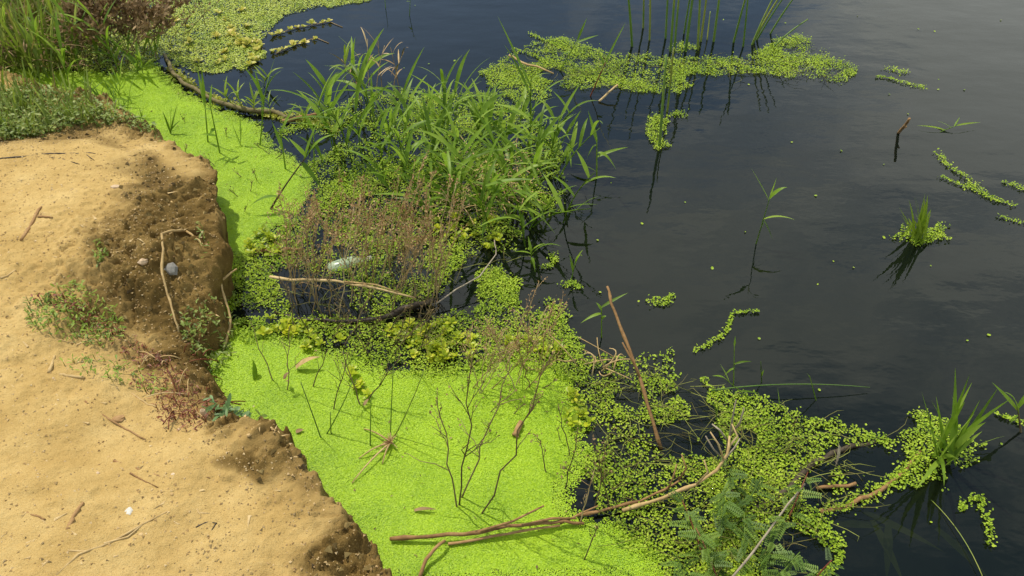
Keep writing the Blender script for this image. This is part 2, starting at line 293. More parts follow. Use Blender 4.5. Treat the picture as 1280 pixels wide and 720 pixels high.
# ------------------------------------------------------------------ setting: bank, bed, water
EDGE = [(490, 745), (457, 692), (441, 664), (424, 646), (398, 622), (372, 594), (364, 572), (340, 556), (312, 546), (290, 528), (276, 500), (262, 468), (258, 446),
        (276, 428), (287, 405), (290, 375), (287, 345), (289, 322), (272, 300), (258, 280), (263, 262), (258, 243), (243, 222), (222, 207), (196, 189), (170, 166), (150, 152), (112, 138), (70, 126), (25, 112), (-60, 90), (-200, 60)]
edge_w = np.vstack([[[30, -12], [6, -2.5], [1.6, -0.6], [0.55, 0.1], [0.1, 0.62]], poly_w(EDGE), [[-9, 6.5], [-30, 12], [-80, 20], [-80, -60], [30, -60]]])
CTRL = [(50, 300, .19), (20, 200, .17), (100, 190, .17), (150, 175, .14), (200, 215, .15), (238, 235, .15), (255, 290, .17), (150, 250, .18), (200, 300, .23), (130, 318, .22), (165, 312, .23), (235, 312, .22), (266, 330, .20), (222, 350, .15), (160, 360, .16),
        (240, 408, .055), (205, 412, .07), (200, 440, .09), (272, 395, .06), (60, 380, .16), (20, 400, .17), (150, 415, .11), (250, 450, .05), (240, 500, .07), (100, 500, .15), (30, 500, .16), (30, 650, .17), (200, 600, .15), (300, 570, .12),
        (340, 578, .12), (300, 650, .13), (400, 690, .10), (350, 620, .11), (450, 740, .10), (60, 150, .09), (10, 130, .09), (110, 155, .11), (200, 480, .10), (170, 520, .13)]
ctrl_w = np.array([[*P(a, b, z)[:2], z] for a, b, z in CTRL])
def plateau(x, y):
    num = np.full(x.shape, 0.18 * 1e-4); den = np.full(x.shape, 1e-4)
    for cx, cy, cz in ctrl_w:
        r2 = (x - cx) ** 2 + (y - cy) ** 2; w = np.exp(-r2 / (2 * 0.058 ** 2)) + 0.03 * np.exp(-r2 / (2 * 0.14 ** 2)); num += w * cz; den += w
    return num / den
def bank_fields(x, y):
    p = np.stack([x.ravel(), y.ravel()], 1); d = sdist(p, edge_w).reshape(x.shape)
    near = np.exp(-np.maximum(0, np.hypot(x + 0.8, y - 2) - 3))
    dn = d + (fbm(x * 9, y * 9, 4) - 0.5) * 0.06 + (fbm(x * 32 + 5, y * 32, 4, .65) - 0.5) * 0.045
    e = np.clip((dn + 0.006) / 0.042, -1, 1); e = np.where(e > 0, 1 - (1 - e) ** 2.2, e * 1.2)
    h = plateau(x, y)
    lump = np.exp(-((x - ctrl_w[8, 0]) ** 2 + (y - ctrl_w[8, 1]) ** 2) / 0.09)
    wet_edge = sstep(0.15, 0.0, d + (fbm(x * 7 + 3, y * 7, 3) - 0.5) * 0.22)
    rough = 0.15 + 0.85 * np.maximum(wet_edge, lump)
    h = h + rough * ((fbm(x * 13, y * 13 + 7, 5, 0.64) - 0.5) * 0.082 + (fbm(x * 60, y * 60, 3, 0.75) - 0.5) * 0.032) + near * (fbm(x * 3.5, y * 3.5 + 20, 3) - 0.5) * 0.02
    clod = fbm(x * 30 + 50, y * 30, 3, 0.6); h = h + rough * 0.03 * np.maximum(0, clod - 0.56) / 0.3 - rough * 0.03 * np.maximum(0, 0.40 - fbm(x * 11 + 80, y * 17, 4, .6)) / 0.2
    ck = fbm(x * 8 + 40, y * 8 + 11, 4, .6); h = h - 0.026 * np.maximum(lump, .5 * wet_edge) * np.exp(-((ck - .5) / .016) ** 2)
    h = np.where(e > 0, np.maximum(h, 0.03) * e, 0.10 * e)
    return h, d, wet_edge
def axis(lo, a, b, hi, step):
    fine = np.arange(a, b, step); out = [a]; s = step
    while out[-1] > lo: s *= 1.35; out.append(out[-1] - s)
    o2 = [fine[-1]]; s = step
    while o2[-1] < hi: s *= 1.35; o2.append(o2[-1] + s)
    return np.concatenate([np.array(out[1:])[::-1], fine, np.array(o2[1:])])
ax_ = axis(-70, -2.75, 0.30, 25, 0.0048); ay_ = axis(-50, 0.78, 4.4, 18, 0.0050)
GX, GY = np.meshgrid(ax_, ay_); GH, GD, GE = bank_fields(GX, GY)
moist = GE.copy()
_pts = np.stack([GX.ravel(), GY.ravel()], 1)
_lump = poly_w([(110, 148), (158, 185), (152, 215), (140, 245), (120, 275), (95, 305), (72, 335), (95, 372), (150, 400), (215, 425), (300, 430), (310, 330), (280, 250), (200, 170)], 0.21)
ml = sstep(-0.06, 0.08, sdist(_pts, _lump).reshape(GX.shape) + (fbm(GX * 10, GY * 10, 4) - 0.5) * 0.22); moist = np.maximum(moist, ml * 0.95)
_clod = poly_w([(272, 562), (300, 546), (345, 560), (368, 592), (330, 588)], 0.16); moist = np.maximum(moist, sstep(-0.03, 0.02, sdist(_pts, _clod).reshape(GX.shape) + (fbm(GX * 20, GY * 20, 3) - .5) * 0.06))
_tip = poly_w([(-60, 110), (40, 140), (110, 150), (150, 160), (90, 180), (30, 185), (-60, 180)], 0.13); moist = np.maximum(moist, 0.8 * sstep(-0.1, 0.08, sdist(_pts, _tip).reshape(GX.shape)))
moist = np.clip(moist, 0, 1)
# overhang: push the upper rim of the steep edge outwards so that the lip shades the foot
gy_, gx_ = np.gradient(GD); dx_ = np.gradient(ax_)[None, :]; dy_ = np.gradient(ay_)[:, None]
nx_, ny_ = -gx_ / dx_, -gy_ / dy_; ln = np.hypot(nx_, ny_) + 1e-6; nx_, ny_ = nx_ / ln, ny_ / ln
def bump_at(px, py, s): q = P(px, py, .1); return np.exp(-((GX - q.x) ** 2 + (GY - q.y) ** 2) / (2 * s * s))
ov = 0.012 + 0.07 * bump_at(250, 245, 0.14) + 0.04 * bump_at(280, 335, 0.10) + 0.03 * bump_at(350, 575, 0.06) + 0.02 * bump_at(430, 660, .12)
top = sstep(0.03, 0.16, GH) * sstep(0.11, 0.035, GD)
OX = GX + nx_ * ov * top; OY = GY + ny_ * ov * top
ny, nx = GX.shape; idx = np.arange(ny * nx).reshape(ny, nx)
q = np.stack([idx[:-1, :-1], idx[:-1, 1:], idx[1:, 1:], idx[1:, :-1]], -1).reshape(-1, 4)
keep = (GH.ravel()[q] > -0.075).any(1); q = q[keep]
used = np.zeros(ny * nx, bool); used[q.ravel()] = True; remap = np.cumsum(used) - 1
bv = np.stack([OX.ravel(), OY.ravel(), GH.ravel()], 1)[used]
bme = np_mesh('sandy_bank', bv, remap[q], M_bank, True)
atr = bme.attributes.new('moist', 'FLOAT', 'POINT'); atr.data.foreach_set('value', moist.ravel()[used].astype(np.float32))
tag(link('sandy_bank', bme), 'sandy yellow earth bank with eroded damp brown edge', 'bank', kind='structure')
def gz(x, y):
    i = int(np.clip(np.searchsorted(ax_, x), 1, nx - 1)); j = int(np.clip(np.searchsorted(ay_, y), 1, ny - 1))
    fx = (x - ax_[i - 1]) / (ax_[i] - ax_[i - 1]); fy = (y - ay_[j - 1]) / (ay_[j] - ay_[j - 1])
    return float((GH[j - 1, i - 1] * (1 - fx) + GH[j - 1, i] * fx) * (1 - fy) + (GH[j, i - 1] * (1 - fx) + GH[j, i] * fx) * fy)
def PB(px, py, up=0.0):
    """point of the bank (or the water where the bank ends) seen at a survey pixel"""
    lo, hi = -0.02, 0.40
    z = hi
    while z > lo:
        p = P(px, py, z)
        if gz(p.x, p.y) >= z: break
        z -= 0.004
    p = P(px, py, max(z, 0.0)); p.z = max(z, 0.0) + up; return p
def sheet(name, z, s, mat, label, cat):
    mb = MB(); mb.v = [Vector((-s, -s, z)), Vector((s, -s, z)), Vector((s, s, z)), Vector((-s, s, z))]; mb.f = [(0, 1, 2, 3)]
    return tag(mb.build(name, mat), label, cat, kind='structure')
sheet('pond_bed', -0.45, 150, M_mud, 'dark muddy pond bed under the water', 'pond bed')
sheet('water', 0.0, 150, M_water, 'still dark pond water mirroring cloudy sky', 'water')

# ------------------------------------------------------------------ floating carpets (nobody could count the fronds)
DUCK = [(20, 150), (-60, 105), (-60, 80), (60, 85), (150, 90), (196, 72), (212, 92), (240, 116), (285, 138), (330, 152), (350, 185), (378, 198), (398, 218), (392, 250), (362, 282), (335, 305), (312, 322), (300, 350), (296, 385),
        (300, 405), (345, 412), (410, 428), (480, 450), (555, 462), (600, 448), (650, 440), (700, 448), (728, 478), (745, 525), (738, 585), (722, 630), (775, 648), (832, 692), (858, 745), (400, 760), (300, 560), (200, 440), (200, 300), (100, 180)]
def carpet(name, pts, sp, rad, mat, label, cat, cov=1.0, nscale=6.0, edge=0.03, zj=0.003, tilt=0.25, underlay=True, cup=.25, holes=(), fade=0.0, lift=0.0):
    poly = poly_w(pts); p = jgrid(poly, sp, 0.04); d = sdist(p, poly)
    dd = d + (fbm(p[:, 0] * 22, p[:, 1] * 22, 4) - 0.5) * edge * 4
    for (hx, hy, hr) in holes:
        c = P(hx, hy); dd -= 2.5 * edge * np.exp(-((p[:, 0] - c.x) ** 2 + (p[:, 1] - c.y) ** 2) / (hr * hr)) * 6
    bh = bank_lo(p)
    if cov < 0.995:
        f = 0.55 * fbm(p[:, 0] * nscale, p[:, 1] * nscale, 3, 0.55) + 0.45 * fbm(p[:, 0] * nscale * 4 + 31, p[:, 1] * nscale * 4, 4, 0.7) + 0.30 * nrg.random(len(p))
        th = np.quantile(f[d > 0], cov); ok = (dd > 0) & (f < th - 0.05 * np.exp(-np.maximum(dd, 0) / edge))
    else:
        sp_ = 0.65 * fbm(p[:, 0] * 45, p[:, 1] * 45, 3, .7) + 0.35 * nrg.random(len(p)); ok = (dd > 0) & (sp_ < 0.30 + 0.55 * np.clip(dd / max(fade, 1e-6), 0, 1)) & (nrg.random(len(p)) < 0.985)
    ok &= bh; p = p[ok]; n = len(p)
    c = np.concatenate([p, (0.0022 + nrg.random(n) * zj)[:, None]], 1)
    if lift: c[:, 2] += (nrg.random(n) < lift) * nrg.random(n) * .035 * fbm(c[:, 0] * 12, c[:, 1] * 12, 2)
    o = link(name, fronds(name, c, rad * (0.7 + 0.6 * nrg.random(n)), mat, tilt, cup=cup)); tag(o, label, cat, kind='stuff')
    if underlay:
        s = 0.012; lo = poly.min(0); hi = poly.max(0); gx, gy = np.meshgrid(np.arange(lo[0], hi[0], s), np.arange(lo[1], hi[1], s)); g = np.stack([gx.ravel(), gy.ravel()], 1)
        dg = sdist(g, poly) + (fbm(g[:, 0] * 22, g[:, 1] * 22, 4) - 0.5) * edge * 4
        g = g[(dg > 0.012 + fade) & bank_lo(g)]; m = len(g); v = np.zeros((m, 4, 3)); v[:, :, 2] = 0.0010
        for k, (a, b) in enumerate(((0, 0), (1, 0), (1, 1), (0, 1))): v[:, k, 0] = g[:, 0] + a * s; v[:, k, 1] = g[:, 1] + b * s
        u = link('underside_layer', np_mesh('underside_layer', v.reshape(-1, 3), np.arange(m * 4).reshape(m, 4), mat), o); u['kind'] = 'stuff'
    return o
_gi = lambda p: (np.clip(np.searchsorted(ax_, p[:, 0]), 0, nx - 1), np.clip(np.searchsorted(ay_, p[:, 1]), 0, ny - 1))
def bank_lo(p):
    i, j = _gi(p); return GH[j, i] < 0.004
carpet('duckweed_carpet', DUCK, 0.0028, 0.0019, M_duck, 'solid bright green duckweed carpet along the sandy bank', 'duckweed', edge=0.012, zj=0.0015, tilt=0.14, cup=None, fade=0.055)
TOPMAT = [(180, -25), (500, -25), (462, 2), (425, 8), (390, 12), (352, 20), (338, 40), (322, 52), (332, 72), (300, 88), (250, 92), (228, 88), (205, 72), (150, 92), (60, 86), (-60, 82), (-60, -25)]
carpet('weathered_duckweed', TOPMAT, 0.0056, 0.0036, M_duckmix, 'patchy yellow green duckweed mat beyond the fallen grey log', 'duckweed', cov=0.90, nscale=9, edge=0.02, zj=0.006, tilt=0.35, underlay=False, cup=None)
FERNS = [
 ('mottled floating fern mat under the dry brown weeds', [(288, 330), (330, 302), (385, 262), (420, 215), (520, 195), (600, 230), (640, 262), (655, 312), (600, 325), (565, 352), (540, 385), (480, 398), (400, 402), (296, 410)], .56, 9, ((400, 365, .09), (365, 345, .05), (600, 345, .05))),
 ('green floating fern belt behind the duckweed carpet', [(296, 400), (400, 398), (480, 402), (545, 398), (592, 388), (600, 350), (618, 335), (648, 345), (652, 385), (700, 395), (722, 425), (745, 455), (735, 490), (690, 470), (640, 455), (560, 470), (460, 456), (350, 426), (300, 425)], .80, 8, ()),
 ('round floating fern patch on dark water beside grass clump', [(588, 340), (612, 334), (640, 352), (648, 380), (628, 392), (600, 388)], .92, 8, ()),
 ('patchy floating fern between the grass clump stems', [(372, 188), (400, 150), (440, 122), (520, 112), (620, 120), (668, 142), (700, 180), (712, 240), (690, 255), (660, 270), (600, 262), (520, 245), (420, 250), (390, 225)], .56, 8, ((450, 170, .08), (640, 170, .07), (400, 185, .06))),
 ('long floating fern raft round the tall rushes', [(600, 92), (628, 76), (668, 52), (700, 48), (760, 66), (840, 73), (900, 72), (940, 70), (972, 50), (1000, 44), (1044, 72), (1074, 84), (1060, 106), (1010, 98), (950, 94), (880, 98), (852, 118), (812, 118), (770, 112), (725, 112), (695, 108), (678, 128), (640, 132), (618, 118)], .66, 9, ((690, 92, .06), (660, 75, .05), (870, 100, .04))),
 ('small floating fern patch at the foot of one rush', [(812, 148), (826, 144), (834, 158), (832, 182), (822, 190), (812, 178), (806, 160)], .9, 8, ()),
 ('speckled floating fern beside the leaning brown stick', [(712, 470), (748, 445), (790, 452), (812, 440), (838, 436), (858, 462), (840, 480), (828, 500), (872, 512), (850, 530), (815, 535), (822, 556), (868, 552), (892, 575), (900, 610), (930, 650), (950, 745), (848, 745), (800, 688), (735, 648), (734, 590), (745, 525)], .68, 9, ((785, 500, .03), (845, 556, .03))),
 ('thick floating fern mat around the curved sunken log', [(868, 470), (905, 485), (940, 500), (985, 515), (1030, 522), (1085, 538), (1120, 548), (1085, 562), (1030, 572), (1002, 600), (1014, 640), (1058, 668), (1044, 690), (1000, 690), (960, 720), (958, 745), (850, 745), (880, 650), (888, 600), (905, 560), (898, 520)], .84, 8, ((935, 548, .02), (985, 690, .05))),
 ('floating fern mat holding the spiky green grass tuft', [(1100, 552), (1150, 520), (1196, 528), (1228, 560), (1222, 580), (1184, 590), (1196, 612), (1130, 606), (1080, 618), (1040, 642), (1022, 640), (1050, 625), (1110, 592), (1128, 574)], .72, 9, ()),
 ('ring of floating fern round a small bright grass tuft', [(1100, 290), (1118, 290), (1125, 280), (1142, 296), (1170, 288), (1184, 284), (1184, 300), (1160, 305), (1128, 304)], .85, 9, ()),
]
for lab, pts, cov, ns, holes in FERNS:
    carpet('floating_fern', pts, *((0.0044, 0.0027) if np.mean([q[1] for q in pts]) < 170 else (0.0047, 0.0029)), M_fern, lab, 'floating fern', cov=cov * (.95 if cov > .7 else .86), nscale=ns, edge=0.022, zj=0.008, tilt=0.5, underlay=False, cup=0.35, holes=holes, lift=.16)
def sprig(label, pts, width, dens, name='floating_fern', mat=None, rad=.0030):
    """a thin trail of floating leaflets along a path"""
    ws = [P(a, b) for a, b in pts]; c = []
    for a, b in zip(ws, ws[1:]):
        n = max(2, int((b - a).length * dens * 3.0))
        for k in range(n):
            t = rng.random(); g = a.lerp(b, t); wloc = width * (0.35 + 0.9 * vnoise(np.array([g.x * 14]), np.array([g.y * 14 + 3]))[0])
            c.append((g.x + rng.gauss(0, wloc), g.y + rng.gauss(0, wloc), 0.003 + rng.random() * 0.006))
    c = np.array(c); o = link(name, fronds(name, c, rad * (0.7 + 0.6 * nrg.random(len(c))), mat or M_fern, .45, cup=.35))
    return tag(o, label, 'floating fern', kind='stuff')
sprig('short fern trail off the tip of the long raft', [(1095, 97), (1110, 98), (1128, 104), (1155, 110)], .012, 330)
sprig('little fern clump beside the tip of the long raft', [(1110, 86), (1132, 92)], .018, 420)
sprig('curved fern trail with a kink on open water', [(1172, 192), (1186, 210), (1204, 220), (1226, 242), (1240, 250), (1268, 258)], .012, 300)
sprig('lower straight fern trail beside the kinked trail', [(1175, 222), (1200, 232), (1228, 242), (1250, 252)], .008, 260)
sprig('fern trail running out from the pond side of the kinked trail', [(1254, 228), (1290, 240)], .012, 320)
sprig('thin fern trail below the kinked trail', [(1248, 272), (1290, 282)], .010, 260)
sprig('hook shaped fern trail reaching from the speckled fern', [(868, 440), (886, 432), (904, 420), (912, 405), (914, 393), (930, 391), (948, 390)], .006, 260)
sprig('fern clump on two drifting blades', [(812, 376), (828, 380), (842, 370)], .014, 500)
sprig('fern clump hanging on a drifting thin stem', [(704, 358), (716, 354), (724, 362)], .013, 520)
sprig('ragged fern clump beside the belt on dark water', [(685, 378), (700, 390), (706, 402)], .016, 520)
sprig('hooked fern trail near the sunken yellow blades', [(1200, 640), (1206, 628), (1224, 622), (1228, 640), (1236, 660), (1238, 684)], .007, 300)
sprig('fern trail hanging from the pale folded leaf', [(1050, 590), (1046, 602), (1048, 618)], .007, 380)
sprig('fern sprig beside the pinnate herbs on dark water', [(1052, 690), (1046, 706), (1036, 716), (1020, 722)], .008, 420)
sprig('fern bits floating beyond the spiky grass tuft', [(1244, 518), (1260, 524), (1278, 530)], .009, 380)
sprig('thin fern trail lying along a straight drifting stalk', [(640, 62), (668, 70), (690, 82)], .008, 260)
sprig('fern trail drifting off the long raft into open water', [(662, 42), (678, 50), (700, 58), (716, 66)], .009, 330)
sprig('fern dabs beside a bent grass shoot', [(690, 318), (694, 326), (688, 334), (676, 336)], .010, 420)
sprig('two fern lobes beside the grass clump', [(668, 242), (684, 246), (690, 262), (672, 262), (664, 256)], .018, 620)
sprig('fern dab on the short rush near the small patch', [(836, 146), (848, 142), (858, 146)], .012, 420)
sprig('fern heap against the yellowish rush', [(846, 66), (852, 56), (862, 58), (870, 62)], .018, 520)
for lab, pts, n, sd in [('fine green and brown stems trailing through the lower fern mats', [(720, 470), (840, 470), (900, 500), (1000, 530), (1110, 550), (1060, 600), (1030, 660), (960, 720), (850, 735), (760, 640)], 330, 301),
                        ('fine stems tangled in the fern between grass clump and wet log', [(300, 330), (420, 230), (600, 240), (660, 300), (600, 380), (560, 450), (400, 420)], 300, 302),
                        ('fine stems trailing in the long raft', [(620, 90), (700, 55), (900, 75), (1060, 85), (1040, 100), (860, 105), (700, 115)], 110, 303)]:
    poly = poly_w(pts); r_ = np.random.default_rng(sd); lo, hi = poly.min(0), poly.max(0); c = lo + r_.random((n * 5, 2)) * (hi - lo); c = c[sdist(c, poly) > 0][:n]; mb = MB()
    for a, b in c:
        t = r_.random() * 6.28; L = r_.uniform(.04, .16); p0 = Vector((a, b, r_.uniform(.002, .02))); p2 = p0 + Vector((math.cos(t) * L, math.sin(t) * L * .7, r_.uniform(-.01, .03))); p2.z = max(p2.z, .003); pm = p0.lerp(p2, .5) + Vector((r_.normal() * .02, r_.normal() * .02, r_.uniform(0, .02)))
        mb.tube([p0, p0.lerp(pm, .6).lerp(pm.lerp(p2, .4), .3), pm.lerp(p2, .4), p2], [.0008, .0008, .0007, .0004], 3)
    tag(mb.build('trailing_stems', M_trail), lab, 'stems', kind='stuff')
# tiny separate fronds drifting on open water
c = np.array([[*P(rng.uniform(440, 1280), rng.uniform(5, 700))[:2], .003] for _ in range(60)])
tag(link('drifting_frond', fronds('drifting_frond', c, .003 + .003 * nrg.random(len(c)), M_fern)), 'tiny single fronds scattered on the open water', 'duckweed', kind='stuff')

# ------------------------------------------------------------------ plants
def leaf_obj(root, p0, p1, w, arch, roll=0.0, mat=None, name='leaf', full=.55, seg=7):
    o = root.location; p0, p1 = Vector(p0), Vector(p1); L = (p1 - p0).length
    c = p0.lerp(p1, 0.42) + Vector((0, 0, arch * L)); mb = MB(); mb.blade(p0, c, p1, w, roll=roll, full=full, seg=seg)
    return mb.build(name, mat or M_blade, root, o)
def curve(p0, c, p1, n): return [p0 * (1 - t) ** 2 + c * 2 * t * (1 - t) + p1 * t * t for t in [i / n for i in range(n + 1)]]
def stem_obj(root, pts, r0, r1, mat, name='stem', sides=5):
    n = len(pts); mb = MB(); mb.tube(pts, [r0 + (r1 - r0) * i / (n - 1) for i in range(n)], sides); return mb.build(name, mat, root, root.location)
def shoot(label, base, tip, leaves, name='grass_shoot', cat='grass', group=None, r=.0035, bend=0.0, dy=0.0, mat=None, base_z=0.0, smat=None, w=.018):
    """hand placed shoot: leaves = (t on stem, tip px, tip py, depth offset, arch[, width])"""
    b = P(*base, base_z) if not isinstance(base, Vector) else base; t = V(*tip, b.y + dy)
    root = thing(name, label, cat, b, group); c = b.lerp(t, 0.5) + Vector((bend, 0, 0.0))
    pts = [b - Vector((0, 0, .02))] + curve(b, c, t, 6); stem_obj(root, pts, r, r * .5, smat or mat or M_blade)
    for lf in leaves:
        tt, lx, ly, ld, ar = lf[:5]; p0 = b * (1 - tt) ** 2 + c * 2 * tt * (1 - tt) + t * tt * tt
        p1 = V(lx, ly, p0.y + ld); p1.z = max(p1.z, 0.006)
        leaf_obj(root, p0, p1, (lf[5] if len(lf) > 5 else w) * 0.9, ar, roll=rng.uniform(-.5, .5), mat=mat)
    return root
def wild_shoot(label, group, b, h, lean, n, ll, w, name='grass_shoot', mat=None, spread=0.75, smat=None, r=.0032):
    """free grown shoot in place"""
    root = thing(name, label, 'grass', b, group); t = b + Vector((lean[0], lean[1], h)); c = b.lerp(t, .5) + Vector((-lean[0] * .25, -lean[1] * .25, h * .05))
    stem_obj(root, [b - Vector((0, 0, .02))] + curve(b, c, t, 5), r, r * .45, smat or mat or M_blade)
    az = rng.random() * 6.28
    for k in range(n):
        tt = 0.25 + 0.75 * (k + rng.random() * .4) / n; tt = min(tt, 1); p0 = b * (1 - tt) ** 2 + c * 2 * tt * (1 - tt) + t * tt * tt
        az += math.pi + rng.uniform(-.9, .9); L = ll * rng.uniform(.65, 1.15); up = rng.uniform(.1, .95) if k < n - 1 else rng.uniform(.8, 1.3)
        p1 = p0 + Vector((math.cos(az) * spread, math.sin(az) * spread, up)).normalized() * L; p1.z = max(p1.z, .01)
        leaf_obj(root, p0, p1, w * rng.uniform(.75, 1.15), rng.uniform(.1, .42), rng.uniform(-.6, .6), mat)
    return root
def in_poly(pts, n, z=0.0, seed=1):
    poly = poly_w(pts, z); r = np.random.default_rng(seed); out = []
    lo, hi = poly.min(0), poly.max(0)
    while len(out) < n:
        c = lo + r.random((n * 4, 2)) * (hi - lo); c = c[sdist(c, poly) > 0]; out += [Vector((a, b, z)) for a, b in c]
    return out[:n]
# central clump of broad grass
for i, b in enumerate(in_poly([(452, 200), (485, 172), (560, 168), (640, 182), (684, 215), (682, 262), (630, 292), (560, 292), (510, 275), (465, 235)], 46, 0, 5)):
    q = b.y; h = rng.uniform(.07, .29); side = 'far side' if q > 3.0 else ('middle' if q > 2.72 else 'near foot')
    lab = {'far side': 'facing the fern raft', 'middle': 'in the heart of the big clump', 'near foot': 'above the straw at the clump foot'}[side]; sz = 'tall' if h > .22 else ('mid high' if h > .14 else 'short')
    wild_shoot('%s broad leaved green grass shoot %s' % (sz, lab), '%s shoots %s' % (sz, lab), b, h, (rng.gauss(0, .06), rng.gauss(.02, .05)), rng.randint(5, 7), .18, .0155, spread=.8)
# loose shoots at the clump's open-water side
for i, b in enumerate(in_poly([(640, 160), (700, 175), (715, 230), (705, 285), (660, 320), (640, 300), (655, 240)], 17, 0, 9)):
    wild_shoot('slim green grass shoot standing in dark water just outside the big clump', 'shoots beside the big clump', b, rng.uniform(.12, .26), (rng.gauss(.06, .07), rng.gauss(-.02, .05)), 4, .15, .015, spread=1.2)
for i, b in enumerate(in_poly([(395, 175), (440, 120), (475, 130), (470, 190), (430, 215)], 9, 0, 12)):
    wild_shoot('slim green grass shoot on the bank side of the big clump', 'shoots on the bank side of the big clump', b, rng.uniform(.15, .32), (rng.gauss(-.02, .05), rng.gauss(0, .04)), 5, .19, .019)
# straw thatch in the foot of the clump
mb = MB()
for b in in_poly([(560, 225), (600, 205), (650, 205), (676, 235), (660, 270), (600, 285), (560, 265)], 130, 0, 21):
    a = rng.random() * 6.28; L = rng.uniform(.05, .16); z = rng.uniform(.005, .07); d = Vector((math.cos(a), math.sin(a), rng.uniform(-.2, .5))); p0 = b + Vector((0, 0, z)); p1 = p0 + d * L; p1.z = max(p1.z, .006)
    mb.blade(p0, p0.lerp(p1, .5) + Vector((0, 0, .02)), p1, .004, 4)
tag(mb.build('dead_grass', M_straw), 'dead straw tangled in the foot of the big grass clump', 'dead grass', kind='stuff')

# hand placed shoots
shoot('tall grass shoot with drooping blades in the duckweed carpet', (275, 192), (262, 128), [(.35, 250, 168, -.03, .1), (.6, 282, 155, .03, .35), (.85, 247, 145, .02, .4), (.95, 265, 105, .05, .05), (.5, 262, 170, -.05, .2)], w=.016)
shoot('thin grass shoot with one bent blade beside the tall duckweed shoot', (260, 178), (256, 128), [(.6, 246, 150, .02, .3), (.9, 246, 82, .06, .02), (1, 252, 84, .03, .05)], w=.014)
shoot('leaning dark stem with broad leaves and a clear shadow on duckweed', (338, 262), (383, 196), [(.25, 312, 258, -.03, .28, .024), (.9, 402, 235, -.04, .1, .02), (1, 360, 172, .03, .05, .02), (1, 418, 168, .02, .3, .02), (.95, 398, 150, .05, .1, .018)], r=.004, smat=M_dark, bend=-.01)
shoot('upright shoot with folded tip blade at the end of the grey log', (325, 182), (331, 118), [(.5, 328, 100, .02, .02, .015), (.8, 318, 86, .04, .1), (1, 352, 88, .03, .3), (.9, 305, 84, .02, .3), (.95, 344, 72, .04, .1)], w=.013)
shoot('lone shoot with two long blades at the mat edge', (357, 212), (350, 160), [(.5, 340, 152, .04, .05), (.9, 370, 128, .05, .02), (.8, 362, 178, -.02, .3)], w=.014)
shoot('short shoot with arched blades over the dark pool by the log', (393, 210), (392, 165), [(.5, 372, 170, .0, .3), (.9, 415, 158, .02, .3), (1, 380, 140, .04, .1), (.7, 405, 205, -.02, .3)], w=.016)
shoot('grass tuft of stiff blades standing in open duckweed', (213, 168), (216, 150), [(.1, 203, 138, .02, .02), (.2, 214, 132, .03, .02), (.3, 226, 150, .02, .1), (.2, 222, 128, .03, .02), (.1, 236, 160, 0, .2)], r=.002, w=.011)
shoot('small spiky seedling on duckweed near the bank head', (178, 150), (177, 140), [(.1, 174, 134, .01, .02), (.3, 180, 132, .01, .02)], r=.0015, w=.007)
shoot('wispy grass seedling in front of the broken log', (300, 182), (302, 160), [(.1, 290, 155, .02, .05), (.3, 312, 158, .02, .1), (.5, 300, 142, .03, .02), (.4, 322, 165, .0, .2), (.3, 284, 168, .0, .2)], r=.0016, w=.006)
shoot('tall lone blade pair rising through the thin fern', (662, 160), (664, 95), [(.8, 622, 20, .05, .0, .016), (.6, 630, 55, .03, .15), (.9, 690, 92, .04, .3)], w=.015)
shoot('leaning shoot with wide fan of blades on the raft', (700, 88), (722, 50), [(1, 734, 22, .03, .02), (.9, 748, 44, .02, .05), (.6, 700, 70, .02, .2), (.8, 697, 45, .03, .2), (.5, 718, 92, -.01, .35)], w=.014)
shoot('reddish stemmed shoot standing in water behind the raft', (738, 120), (757, 78), [(1, 782, 28, .04, .03), (.9, 748, 68, .02, .3), (.6, 760, 100, -.02, .35)], w=.013, smat=M_red)
shoot('bent shoot with drooping blades on open water beside the clump', (746, 220), (746, 172), [(.9, 735, 138, .04, .02, .016), (.8, 733, 200, .0, .5), (.6, 770, 212, -.03, .45, .017), (.5, 785, 184, .02, .1), (.1, 712, 205, .05, .2)], w=.015)
shoot('leaning twin blades over dark water by the clump', (690, 200), (712, 160), [(.8, 726, 138, .03, .02), (1, 720, 150, .04, .1), (.3, 660, 205, .02, .4), (.5, 690, 230, -.02, .3)], w=.016)
shoot('shoot with blades nodding to the water in front of the clump', (655, 290), (650, 262), [(.9, 602, 262, .03, .45, .02), (1, 694, 296, -.02, .4, .02), (.8, 655, 318, -.05, .35), (.6, 610, 285, .0, .4)], w=.018)
shoot('young star shaped shoot on dark water', (664, 330), (664, 312), [(.8, 660, 295, .02, .05), (.9, 682, 304, .0, .2), (.7, 642, 315, .0, .2), (.5, 669, 344, -.05, .4), (.6, 702, 308, .0, .5)], w=.012, r=.002)
shoot('curled pair of blades looping above dark water', (714, 350), (720, 325), [(.7, 729, 312, .0, .3), (.9, 728, 320, -.02, .6), (.4, 712, 318, .02, .1)], w=.010, r=.002)
shoot('weedy shoot with narrow blades beside the leaning brown stick', (752, 422), (752, 384), [(1, 785, 366, .02, .05), (.9, 745, 378, .02, .2), (.8, 726, 404, -.02, .2), (.6, 758, 395, .0, .4)], w=.011, r=.0022)
shoot('single leaning stem with forked blades on open water', (945, 305), (962, 248), [(.95, 939, 210, .04, .02, .016), (1, 984, 234, .0, .35, .016), (1, 971, 222, .03, .0, .006), (.55, 994, 275, -.01, .25, .015), (.55, 966, 300, -.03, .1, .006), (.5, 953, 285, 0, .5, .012)], w=.013, r=.0024)
